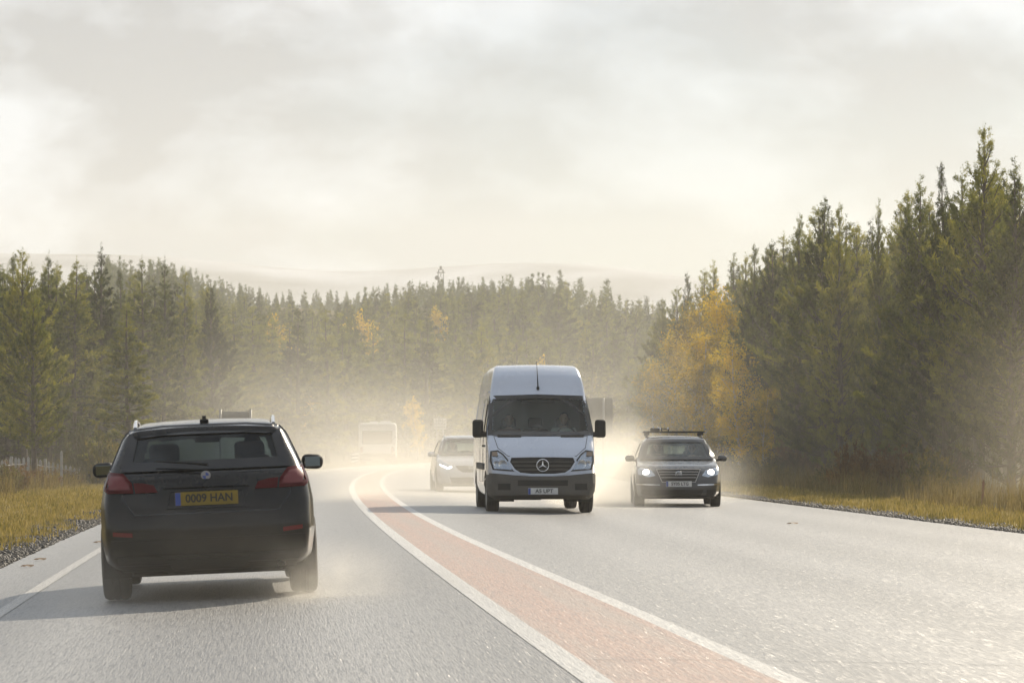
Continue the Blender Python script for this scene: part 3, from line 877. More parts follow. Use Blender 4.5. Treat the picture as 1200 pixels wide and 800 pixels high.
for i in range(46):
    d = random.uniform(52, 170)
    p = road_pt(random.uniform(13.2, 17.0), d)
    px = 600 + FPX * p[0] / p[1]
    v = random.choice([0, 1, 2])
    place_bush(px, p[1], random.uniform(0.6, 1.5), random.uniform(0.8, 1.4), v, 'brown heather bush at the foot of the right hand wood' if v < 2 else 'yellow green gorse bush at the foot of the right hand wood', 'heather bushes before the right hand wood' if v < 2 else 'gorse bushes before the right hand wood')
# ------------------------------------------------------------------ vehicles
M_black = pbr('black_plastic', (0.013, 0.012, 0.011), 0.6, spec=0.3, bump=0.15, bscale=120)
M_grey_pl = pbr('grey_bumper_plastic', (0.042, 0.040, 0.036), 0.6, var=0.25, scale=3, bump=0.2, bscale=90, dirt=(0.15, 0.13, 0.10), dirt_amt=0.5)
M_rubber = pbr('tyre_rubber', (0.022, 0.021, 0.020), 0.8, bump=0.3, bscale=60, dirt=(0.10, 0.085, 0.065), dirt_amt=0.45)
M_rim = pbr('alloy', (0.42, 0.41, 0.39), 0.32, metal=0.9)
M_chrome = pbr('chrome', (0.75, 0.74, 0.72), 0.12, metal=1.0)
M_inner = pbr('cabin_trim', (0.030, 0.029, 0.028), 0.8)
M_seat = pbr('seat_fabric', (0.035, 0.034, 0.034), 0.85, bump=0.2, bscale=80)
M_glass = glass('window_glass', (0.74, 0.79, 0.77), 0.03)
M_glass_dark = glass('tinted_glass', (0.44, 0.50, 0.54), 0.03)
M_frit = pbr('black_glass_edge', (0.012, 0.012, 0.013), 0.15, spec=0.5)
M_clear = glass('lamp_lens', (0.86, 0.88, 0.9), 0.05)
M_red_lens = pbr('red_lens', (0.12, 0.002, 0.0015), 0.2, coat=0.25, trans=0.45, spec=0.25)
M_red_dark = pbr('red_reflector', (0.14, 0.006, 0.005), 0.25, coat=0.3)
M_amber = pbr('amber_lens', (0.20, 0.14, 0.09), 0.2, coat=0.5)
M_silver_in = pbr('lamp_reflector', (0.62, 0.63, 0.65), 0.18, metal=0.9)
M_yplate = pbr('yellow_plate', (0.23, 0.155, 0.014), 0.5, var=0.15, scale=14)
M_wplate = pbr('white_plate', (0.58, 0.57, 0.54), 0.45, var=0.12, scale=14)
M_blue = pbr('blue_band', (0.05, 0.08, 0.28), 0.4)
M_ink = pbr('plate_ink', (0.025, 0.024, 0.022), 0.5)
M_lamp_on = pbr('lit_headlamp', (1, 1, 1), 0.3, emit=(1.0, 0.90, 0.74), estr=22.0)
M_drl = pbr('lit_running_lamp', (1, 1, 1), 0.3, emit=(1.0, 0.97, 0.92), estr=5.0)
M_mirror = pbr('mirror_glass', (0.22, 0.24, 0.23), 0.06, metal=1.0)
M_exh = pbr('exhaust_steel', (0.30, 0.28, 0.26), 0.35, metal=0.9)
M_under = pbr('underbody', (0.018, 0.017, 0.016), 0.9)

def catmull(P, n):
    """closed, smoothed polygon"""
    P = np.array(P, float); m = len(P); out = []
    for i in range(m):
        p0, p1, p2, p3 = P[(i - 1) % m], P[i], P[(i + 1) % m], P[(i + 2) % m]
        for t in np.linspace(0, 1, n, endpoint=False):
            a = 0.5 * ((2 * p1) + (-p0 + p2) * t + (2 * p0 - 5 * p1 + 4 * p2 - p3) * t * t + (-p0 + 3 * p1 - 3 * p2 + p3) * t ** 3)
            out.append(a * 0.6 + (p1 * (1 - t) + p2 * t) * 0.4)
    return np.array(out)
def sdf_poly(P, y, z):
    d = np.full(y.shape, 1e9); s = np.ones(y.shape)
    n = len(P)
    for i in range(n):
        a = P[i]; b = P[i - 1]
        ex, ey = b[0] - a[0], b[1] - a[1]
        wx, wy = y - a[0], z - a[1]
        t = np.clip((wx * ex + wy * ey) / (ex * ex + ey * ey + 1e-12), 0, 1)
        bx, by = wx - ex * t, wy - ey * t
        d = np.minimum(d, bx * bx + by * by)
        c1 = z >= a[1]; c2 = z < b[1]; c3 = ex * wy > ey * wx
        allc = c1 & c2 & c3; nonec = (~c1) & (~c2) & (~c3)
        s = np.where(allc | nonec, -s, s)
    return s * np.sqrt(d)
class Body:
    def __init__(self, prof, plan, gz, k=0.09, bow_f=0.07, bow_r=0.05, crown=0.05, centre=(0, 0, 0.75), cell=0.04):
        self.P = catmull(prof, 4); self.plan = np.array(plan); self.gz = np.array(gz)
        self.k, self.bf, self.br, self.cr = k, bow_f, bow_r, crown
        self.c = np.array(centre, float)
        lo = [-(self.plan[:, 1].max() + .1), self.P[:, 0].min() - .1, self.P[:, 1].min() - .1]
        hi = [-lo[0], self.P[:, 0].max() + .1, self.P[:, 1].max() + .15]
        V, F = [], []; base = 0
        n = [max(4, int((hi[i] - lo[i]) / cell)) for i in range(3)]
        key = {}
        verts = []
        def vid(i, j, k_):
            q = (i, j, k_)
            if q not in key:
                key[q] = len(verts); verts.append([lo[0] + (hi[0] - lo[0]) * i / n[0], lo[1] + (hi[1] - lo[1]) * j / n[1], lo[2] + (hi[2] - lo[2]) * k_ / n[2]])
            return key[q]
        for i in range(n[0]):
            for j in range(n[1]):
                F.append((vid(i, j, 0), vid(i, j + 1, 0), vid(i + 1, j + 1, 0), vid(i + 1, j, 0)))
                F.append((vid(i, j, n[2]), vid(i + 1, j, n[2]), vid(i + 1, j + 1, n[2]), vid(i, j + 1, n[2])))
        for i in range(n[0]):
            for k_ in range(n[2]):
                F.append((vid(i, 0, k_), vid(i + 1, 0, k_), vid(i + 1, 0, k_ + 1), vid(i, 0, k_ + 1)))
                F.append((vid(i, n[1], k_), vid(i, n[1], k_ + 1), vid(i + 1, n[1], k_ + 1), vid(i + 1, n[1], k_)))
        for j in range(n[1]):
            for k_ in range(n[2]):
                F.append((vid(0, j, k_), vid(0, j, k_ + 1), vid(0, j + 1, k_ + 1), vid(0, j + 1, k_)))
                F.append((vid(n[0], j, k_), vid(n[0], j + 1, k_), vid(n[0], j + 1, k_ + 1), vid(n[0], j, k_ + 1)))
        B = np.array(verts)
        # rays start on the long axis so that long bodies keep their ends square
        C = np.tile(self.c, (len(B), 1))
        yspan = 0.75
        C[:, 1] = np.clip(B[:, 1] * yspan, self.P[:, 0].min() * .72, self.P[:, 0].max() * .62)
        D = B - C
        a = np.zeros(len(B)); b = np.full(len(B), 1.15)
        for _ in range(22):
            m = (a + b) / 2; Q = C + D * m[:, None]
            ins = self.f(Q) < 0
            a = np.where(ins, m, a); b = np.where(ins, b, m)
        self.V = C + D * a[:, None]; self.F = np.array(F)
        self.tree = BVHTree.FromPolygons([tuple(v) for v in self.V], [tuple(f) for f in self.F])
    def f(self, Q):
        x, y, z = Q[:, 0], Q[:, 1], Q[:, 2]
        yb = np.where(y > 0, y + self.bf * x * x * np.clip(y, 0, 1), y - self.br * x * x * np.clip(-y, 0, 1))
        zb = z + self.cr * x * x * np.clip((z - 0.9) * 3, 0, 1)
        s = sdf_poly(self.P, yb, zb)
        w = np.interp(y, self.plan[:, 0], self.plan[:, 1]) * np.interp(z, self.gz[:, 0], self.gz[:, 1])
        l = np.abs(x) - w
        k = self.k; h = np.clip(0.5 + 0.5 * (s - l) / k, 0, 1)
        return l * (1 - h) + s * h + k * h * (1 - h)
    def shell(self, root, mat, holes, arches, name='body', lining=True):
        """holes: list of (view, polygon) openings; arches: (y, z, r)"""
        Cn = self.V[self.F].mean(1)
        nrm = np.cross(self.V[self.F[:, 1]] - self.V[self.F[:, 0]], self.V[self.F[:, 3]] - self.V[self.F[:, 0]])
        nrm /= np.linalg.norm(nrm, axis=1)[:, None] + 1e-12
        keep = np.ones(len(Cn), bool)
        for view, poly in holes:
            P = np.array(poly)
            if view == 'front': m = (nrm[:, 1] > 0.15) & (Cn[:, 1] > 0) & (sdf_poly(P, Cn[:, 0], Cn[:, 2]) < -0.012)
            elif view == 'rear': m = (nrm[:, 1] < -0.15) & (Cn[:, 1] < 0) & (sdf_poly(P, Cn[:, 0], Cn[:, 2]) < -0.012)
            else: m = (np.abs(nrm[:, 0]) > 0.5) & (sdf_poly(P, Cn[:, 1], Cn[:, 2]) < -0.012)
            keep &= ~m
        for (y, z, r) in arches:
            keep &= ~(((Cn[:, 1] - y) ** 2 + (Cn[:, 2] - z) ** 2 < r * r) & (np.abs(Cn[:, 0]) > 0.45))
        me = np_mesh(name, self.V, self.F[keep])
        bm = bmesh.new(); bm.from_mesh(me)
        bmesh.ops.delete(bm, geom=[v for v in bm.verts if not v.link_faces], context='VERTS')
        bm.to_mesh(me)
        o = link_mesh(name, me, mat, root, True)
        if lining:
            bm.normal_update()
            sel = [v for v in bm.verts]
            for v in sel: v.co = v.co - v.normal * 0.025
            me2 = bpy.data.meshes.new('cabin_lining'); bm.to_mesh(me2)
            link_mesh('cabin_lining', me2, M_inner, root, True)
        bm.free()
        return o
    def cast(self, view, a, b):
        if view == 'front': o, d, al = Vector((a, 6, b)), Vector((0, -1, 0)), Vector((a, self.P[:, 0].max(), b))
        elif view == 'rear': o, d, al = Vector((a, -6, b)), Vector((0, 1, 0)), Vector((a, self.P[:, 0].min(), b))
        elif view == 'right': o, d, al = Vector((4, a, b)), Vector((-1, 0, 0)), Vector((1, a, b))
        elif view == 'left': o, d, al = Vector((-4, a, b)), Vector((1, 0, 0)), Vector((-1, a, b))
        else: o, d, al = Vector((a, b, 5)), Vector((0, 0, -1)), Vector((a, b, 1.5))
        hit = self.tree.ray_cast(o, d)
        if hit[0] is None:
            q = self.tree.find_nearest(al)
            return q[0], d, q[1]
        return hit[0], d, hit[1]
    def patch(self, view, poly, off, thick, name, mat, parent, cell=0.07, smooth=True, side=None):
        """a panel that follows the body: polygon in the view plane, laid on the body and given thickness"""
        bm = bmesh.new()
        vs = [bm.verts.new((p[0], p[1], 0)) for p in poly]
        bm.faces.new(vs)
        P = np.array(poly)
        for ax in (0, 1):
            lo, hi = P[:, ax].min(), P[:, ax].max()
            n = int((hi - lo) / cell)
            for i in range(1, n + 1):
                co = [0, 0, 0]; no = [0, 0, 0]; co[ax] = lo + (hi - lo) * i / (n + 1); no[ax] = 1
                bmesh.ops.bisect_plane(bm, geom=bm.verts[:] + bm.edges[:] + bm.faces[:], plane_co=co, plane_no=no)
        bm.verts.ensure_lookup_table(); bm.verts.index_update()
        top, bot = [], []
        for v in bm.verts:
            p, d, nn = self.cast(view, v.co.x, v.co.y)
            nn = nn if nn.dot(d) < 0 else -nn
            nn = (nn - d * 0.6).normalized()
            top.append(p + nn * off); bot.append(p + nn * (off - thick))
        n = len(top)
        fs = [[v.index for v in f.verts] for f in bm.faces]
        out = [tuple(f) for f in fs] + [tuple(i + n for i in reversed(f)) for f in fs]
        for e in bm.edges:
            if len(e.link_faces) == 1:
                a, b = e.verts[0].index, e.verts[1].index
                out.append((a, b, b + n, a + n))
        bm.free()
        mb = MB(); mb.add(top + bot, out)
        return mb.build(name, mat, parent, smooth)
    def ring(self, view, outer, inner, off, thick, name, mat, parent, n=6):
        """a frame between two like loops"""
        top, bot = [], []; m = 0
        for loop in (outer, inner):
            for i in range(len(loop)):
                a, b = loop[i], loop[(i + 1) % len(loop)]
                for t in range(n):
                    q = (a[0] + (b[0] - a[0]) * t / n, a[1] + (b[1] - a[1]) * t / n)
                    p, d, nn = self.cast(view, *q)
                    nn = nn if nn.dot(d) < 0 else -nn
                    nn = (nn - d * 0.6).normalized()
                    top.append(p + nn * off); bot.append(p + nn * (off - thick))
        m = len(outer) * n; N2 = 2 * m
        fs = []
        for i in range(m):
            j = (i + 1) % m
            fs += [(i, j, j + m, i + m), (i + N2, i + m + N2, j + m + N2, j + N2), (i, i + N2, j + N2, j), (i + m, j + m, j + m + N2, i + m + N2)]
        return MB().add(top + bot, fs).build(name, mat, parent, True)
def inset(poly, d):
    c = np.mean(poly, axis=0); out = []
    n = len(poly)
    area = sum(poly[i][0] * poly[(i + 1) % n][1] - poly[(i + 1) % n][0] * poly[i][1] for i in range(n))
    sg = 1 if area > 0 else -1
    for i in range(n):
        a, b, c_ = np.array(poly[i - 1]), np.array(poly[i]), np.array(poly[(i + 1) % n])
        e1 = (b - a) / (np.linalg.norm(b - a) + 1e-9); e2 = (c_ - b) / (np.linalg.norm(c_ - b) + 1e-9)
        n1 = np.array([-e1[1], e1[0]]) * sg; n2 = np.array([-e2[1], e2[0]]) * sg
        m = n1 + n2; L = np.linalg.norm(m); m = m / L; s = d / max(0.35, m.dot(n1))
        out.append(tuple(b + m * s))
    return out
def mir(poly): return [(-a, b) for a, b in reversed(poly)]
def window(body, view, poly, root, name, glassmat, band=0.05, bandmat=None):
    f = body.ring(view, inset(poly, -0.028), inset(poly, band), 0.013, 0.035, name + '_seal', bandmat or M_frit, root, n=12)
    g = body.patch(view, inset(poly, band * 0.7), 0.001, 0.005, name, glassmat, root, cell=0.09)
    return g
def wheel(root, x, y, r, w, spokes=5):
    s = 1 if x > 0 else -1
    hw = w / 2; ri = r * 0.66
    prof = [(ri, -hw * .92), (r * .86, -hw), (r * .96, -hw * .9), (r, -hw * .66), (r * 1.002, -hw * .3), (r * .985, -hw * .26), (r * .985, -hw * .2), (r * 1.003, -hw * .16), (r * 1.003, hw * .16), (r * .985, hw * .2), (r * .985, hw * .26), (r * 1.002, hw * .3), (r, hw * .66), (r * .96, hw * .9), (r * .86, hw), (ri, hw * .92), (ri * .97, 0), (ri, -hw * .92)]
    t = MB().lathe(prof, 'x', (0, 0, 0), 44).build('wheel', M_rubber, root, True)
    t.location = (x, y, r)
    m = MB().lathe([(ri * 1.0, -hw * .9 * s), (ri * 1.0, hw * .9 * s), (ri * .95, hw * .85 * s), (ri * .93, hw * .1 * s), (0.001, 0.0)], 'x', (0, 0, 0), 36)
    for k in range(spokes):
        a = 2 * PI * k / spokes
        rot = Matrix.Rotation(a, 3, 'X')
        m.box(rot @ Vector((hw * .62 * s, 0, ri * .5)), (0.03, ri * .26, ri * .98), rot, 0.01)
    m.lathe([(0.001, hw * .82 * s), (ri * .2, hw * .80 * s), (ri * .24, hw * .5 * s)], 'x', (0, 0, 0), 20)
    m.build('rim', M_rim, t, True)
    return t
def arch_liner(root, y, r, W, z=None):
    n = 18
    for s in (-1, 1):
        mb = MB()
        pr = []
        for i in range(n + 1):
            a = PI * i / n - 0.25 + 0.5 * i / n * 0
            a = -0.35 + (PI + 0.7) * i / n
            pr.append((y + r * math.cos(a), (z or r * .86) + r * math.sin(a)))
        vs = [(s * W, a, b) for a, b in pr] + [(s * 0.48, a, b) for a, b in pr]
        fs = [(i, i + 1, i + n + 2, i + n + 1) for i in range(n)] + [tuple(range(n + 1, 2 * n + 2))]
        mb.add(vs, fs)
        mb.build('wheel_arch', M_under, root, True)
def text_mesh(s, size, mat, name, parent, depth=0.002, bold=0.0, sx=1.0):
    cu = bpy.data.curves.new(name, 'FONT'); cu.body = s; cu.size = size; cu.extrude = depth
    cu.align_x = 'CENTER'; cu.align_y = 'CENTER'; cu.offset = bold
    tmp = bpy.data.objects.new('tmp', cu); COL.objects.link(tmp)
    dg = bpy.context.evaluated_depsgraph_get()
    me = bpy.data.meshes.new_from_object(tmp.evaluated_get(dg))
    bpy.data.objects.remove(tmp)
    o = link_mesh(name, me, mat, parent); o.scale = (sx, 1, 1)
    return o
def plate(root, text, y, z, w, h, mat, facing, tsize=0.088, sx=1.0, label=None, lean=0.0):
    """facing 1: reads from the front (+y), -1 from the rear"""
    pl = MB().box((0, 0, 0), (w, 0.012, h), None, 0.004).build('number_plate', mat, root)
    pl.location = (0, y, z)
    pl.rotation_euler = (lean, 0, 0 if facing < 0 else PI)
    b = MB().box((-w / 2 + 0.024, -0.008, 0), (0.044, 0.004, h - 0.006)).build('blue_band', M_blue, pl)
    t = text_mesh(text, tsize, M_ink, 'plate_lettering', pl, 0.0015, 0.0016, sx)
    t.location = (0.022, -0.0085, 0.0); t.rotation_euler = (R(90), 0, 0)
    if label: pl['label'] = label
    return pl
def seat(root, x, y, z, head=True, w=0.5):
    rot = Matrix.Rotation(R(-14), 3, 'X')
    s = MB().box((x, y, z + 0.38), (w, 0.13, 0.60), Matrix.Rotation(R(14), 3, 'X'), 0.05)
    s.box((x, y + 0.26, z + 0.06), (w, 0.52, 0.15), None, 0.05)
    so = s.build('seat', M_seat, root, True)
    hr = MB().box((x, y - 0.085, z + 0.79), (0.27, 0.10, 0.19), Matrix.Rotation(R(8), 3, 'X'), 0.045)
    hr.tube([(x - .06, y - .08, z + .64), (x - .06, y - .085, z + .74)], 0.007, 6).tube([(x + .06, y - .08, z + .64), (x + .06, y - .085, z + .74)], 0.007, 6)
    hr.build('headrest', M_seat, so, True)
    return so
def steering(root, x, y, z):
    pts = [(x + 0.18 * math.cos(a), y + 0.07 * math.sin(a), z + 0.165 * math.sin(a)) for a in np.linspace(0, 2 * PI, 25)]
    m = MB().tube(pts, 0.014, 8, False)
    m.tube([(x - .17, y, z), (x, y + .02, z - .02), (x + .17, y, z)], 0.016, 6).tube([(x, y + .02, z), (x, y + .3, z - .12)], 0.025, 8)
    return m.build('steering_wheel', M_inner, root, True)
def aerofoil_mirror(root, s, x, y, z, w, h, d, mat, arm_to, face=-1):
    m = MB().box((s * x, y, z), (w, d, h), Matrix.Rotation(R(8) * s, 3, 'Z') @ Matrix.Rotation(R(4) * s, 3, 'Y'), min(w, d, h) * 0.42)
    bm_o = m.build('mirror', mat, root, True)
    g = MB().box((s * x, y - d * 0.5 - 0.001 + 0.0, z), (w * .70, 0.01, h * .66), Matrix.Rotation(R(8) * s, 3, 'Z'), 0.004).build('mirror_glass', M_mirror, bm_o)
    a = MB().tube([(s * x - s * w * .35, y, z - h * .30), (s * arm_to[0], arm_to[1], arm_to[2])], [0.022, 0.03], 8).build('mirror_arm', M_black, bm_o, True)
    return bm_o
def roof_rail(root, s, x0, x1, y0, y1, zf, mat):
    pts = []
    for t in np.linspace(0, 1, 15):
        y = y0 + (y1 - y0) * t
        lift = 0.045 * min(1, 6 * t, 6 * (1 - t))
        pts.append((s * (x0 + (x1 - x0) * t), y, zf(abs(x0 + (x1 - x0) * t), y) + lift))
    return MB().tube(pts, 0.017, 8).build('roof_rail', mat, root, True)

# ---- people: one skinned body, head with face, five-fingered hands
M_skin = pbr('skin', (0.50, 0.30, 0.21), 0.55)
M_hair = pbr('hair', (0.05, 0.035, 0.025), 0.8)
def skin_body(name, verts, edges, radii, mat, parent=None, levels=1, root_i=0):
    bm = bmesh.new(); sl = bm.verts.layers.skin.verify()
    bv = [bm.verts.new(v) for v in verts]
    for a, b in edges: bm.edges.new((bv[a], bv[b]))
    for i, v in enumerate(bv):
        r = radii[i]; v[sl].radius = r if isinstance(r, tuple) else (r, r)
        v[sl].use_root = (i == root_i)
    me = bpy.data.meshes.new(name); bm.to_mesh(me); bm.free()
    tmp = bpy.data.objects.new('tmp', me); COL.objects.link(tmp)
    tmp.modifiers.new('s', 'SKIN').use_smooth_shade = True
    sb = tmp.modifiers.new('u', 'SUBSURF'); sb.levels = levels; sb.render_levels = levels
    dg = bpy.context.evaluated_depsgraph_get()
    m2 = bpy.data.meshes.new_from_object(tmp.evaluated_get(dg))
    bpy.data.objects.remove(tmp); bpy.data.meshes.remove(me)
    m2.materials.clear()
    return link_mesh(name, m2, mat, parent, True)
def person(loc, rz, label, shirt, wheel_z=None, hair=M_hair, parent_rot=None, scale=1.0, turn=0.0):
    """seated figure, origin at the seat top, facing +y"""
    root = empty('person', loc, rz); root.scale = (scale,) * 3
    tag(root, label, 'person')
    V = []; E = []; Rd = []
    def add(p, r, frm=None):
        V.append(p); Rd.append(r)
        if frm is not None: E.append((frm, len(V) - 1))
        return len(V) - 1
    pel = add((0, 0, 0.10), (0.15, 0.11))
    sp = add((0, -0.03, 0.28), (0.14, 0.10), pel); ch = add((0, -0.05, 0.46), (0.165, 0.11), sp)
    nk0 = add((0, -0.05, 0.57), (0.09, 0.07), ch); nk = add((0, -0.03, 0.635), 0.055, nk0)
    for s in (-1, 1):
        sh = add((s * 0.185, -0.05, 0.53), 0.062, ch)
        el = add((s * 0.24, 0.10, 0.30), 0.045, sh)
        if wheel_z is not None:
            wr = (s * 0.17, 0.36, wheel_z)
        else:
            wr = (s * 0.13, 0.30, 0.17)
        w = add(wr, 0.026, el)
        pm = add((wr[0] - s * .005, wr[1] + .06, wr[2] + .012), (0.036, 0.018), w)
        for f in range(4):                                           # four fingers curled forward and down
            bx = wr[0] + (f - 1.5) * 0.020
            ln = (0.030, 0.036, 0.034, 0.026)[f]
            a = add((bx, wr[1] + .10, wr[2] + .018), 0.0095, pm)
            b = add((bx, wr[1] + .10 + ln, wr[2] + .002), 0.0088, a)
            add((bx, wr[1] + .095 + ln, wr[2] - ln * .8), 0.008, b)
        th = add((wr[0] - s * .035, wr[1] + .055, wr[2] + .01), 0.011, pm)
        add((wr[0] - s * .058, wr[1] + .085, wr[2] - .008), 0.0095, th)
        hip = add((s * 0.10, 0.05, 0.08), 0.085, pel); kn = add((s * 0.15, 0.46, 0.12), 0.062, hip)
        an = add((s * 0.13, 0.60, -0.26), 0.042, kn); add((s * 0.13, 0.74, -0.30), 0.036, an)
    skin_body('body', V, E, Rd, M_skin, root, 1, pel)
    # head as its own shaped mesh welded visually onto the neck
    bm = bmesh.new(); bmesh.ops.create_icosphere(bm, subdivisions=4, radius=1.0)
    for v in bm.verts:
        x, y, z = v.co
        jaw = 1 - 0.28 * max(0, -z) ** 1.3
        X = x * 0.074 * jaw; Y = y * 0.095 * (1 - 0.10 * max(0, -z)); Z = z * 0.118
        if y > 0:
            g = math.exp(-((X / 0.013) ** 2)) * math.exp(-(((Z + 0.018) / 0.024) ** 2)); Y += 0.022 * g          # nose
            for s in (-1, 1):
                g = math.exp(-(((X - s * 0.031) / 0.014) ** 2)) * math.exp(-(((Z - 0.008) / 0.011) ** 2)); Y -= 0.010 * g   # eye sockets
            g = math.exp(-((X / 0.024) ** 2)) * math.exp(-(((Z + 0.058) / 0.006) ** 2)); Y -= 0.006 * g         # mouth line
            g = math.exp(-((X / 0.02) ** 2)) * math.exp(-(((Z + 0.095) / 0.018) ** 2)); Y += 0.010 * g           # chin
        for s in (-1, 1):
            g = math.exp(-(((Y + 0.005) / 0.014) ** 2)) * math.exp(-(((Z - 0.0) / 0.028) ** 2)); X += s * 0.018 * g * (1 if x * s > 0.8 else 0)  # ears
        v.co = (X, Y + 0.0, Z + 0.755)
    rot = Matrix.Rotation(turn, 4, 'Z')
    for v in bm.verts: v.co = rot @ Vector((v.co.x, v.co.y, v.co.z))
    me = bpy.data.meshes.new('head'); bm.to_mesh(me); bm.free()
    hd = link_mesh('head', me, M_skin, root, True)
    for s in (-1, 1):
        MB().lathe([(0.0005, 0.009), (0.006, 0.0065), (0.009, 0.0), (0.006, -0.006)], 'y', (s * 0.031, 0.079, 0.763), 12).build('eye', M_frit, hd, True)
    bm = bmesh.new(); bmesh.ops.create_icosphere(bm, subdivisions=3, radius=1.0)
    dl = []
    for v in bm.verts:
        x, y, z = v.co
        if z < -0.15 or (y > 0.35 and z < 0.55): dl.append(v)
        v.co = (x * 0.083, y * 0.104 - 0.004, z * 0.126 + 0.758 + 0.004 * math.sin(x * 20 + y * 17))
    bmesh.ops.delete(bm, geom=dl, context='VERTS')
    for v in bm.verts: v.co = rot @ v.co
    me = bpy.data.meshes.new('hair'); bm.to_mesh(me); bm.free()
    link_mesh('hair', me, hair, root, True)
    # shirt: a second skin over torso and arms
    V2 = [(0, 0, 0.06), (0, -0.03, 0.28), (0, -0.05, 0.46), (0, -0.05, 0.575)]; R2 = [(0.168, 0.13), (0.158, 0.118), (0.182, 0.128), (0.085, 0.075)]
    E2 = [(0, 1), (1, 2), (2, 3)]
    for s in (-1, 1):
        b = len(V2)
        wr = (s * 0.17, 0.36, wheel_z) if wheel_z is not None else (s * 0.13, 0.30, 0.17)
        V2 += [(s * 0.19, -0.05, 0.53), (s * 0.24, 0.10, 0.30), (wr[0], wr[1] - .03, wr[2])]; R2 += [0.075, 0.060, 0.040]
        E2 += [(2, b), (b, b + 1), (b + 1, b + 2)]
    skin_body('shirt', V2, E2, R2, shirt, root, 1, 0)
    return root
def child_world(root, loc):
    return root.matrix_basis @ Vector(loc)
def world_pt(root, p):
    m = Matrix.Translation(root.location) @ root.rotation_euler.to_matrix().to_4x4()
    return m @ Vector(p)

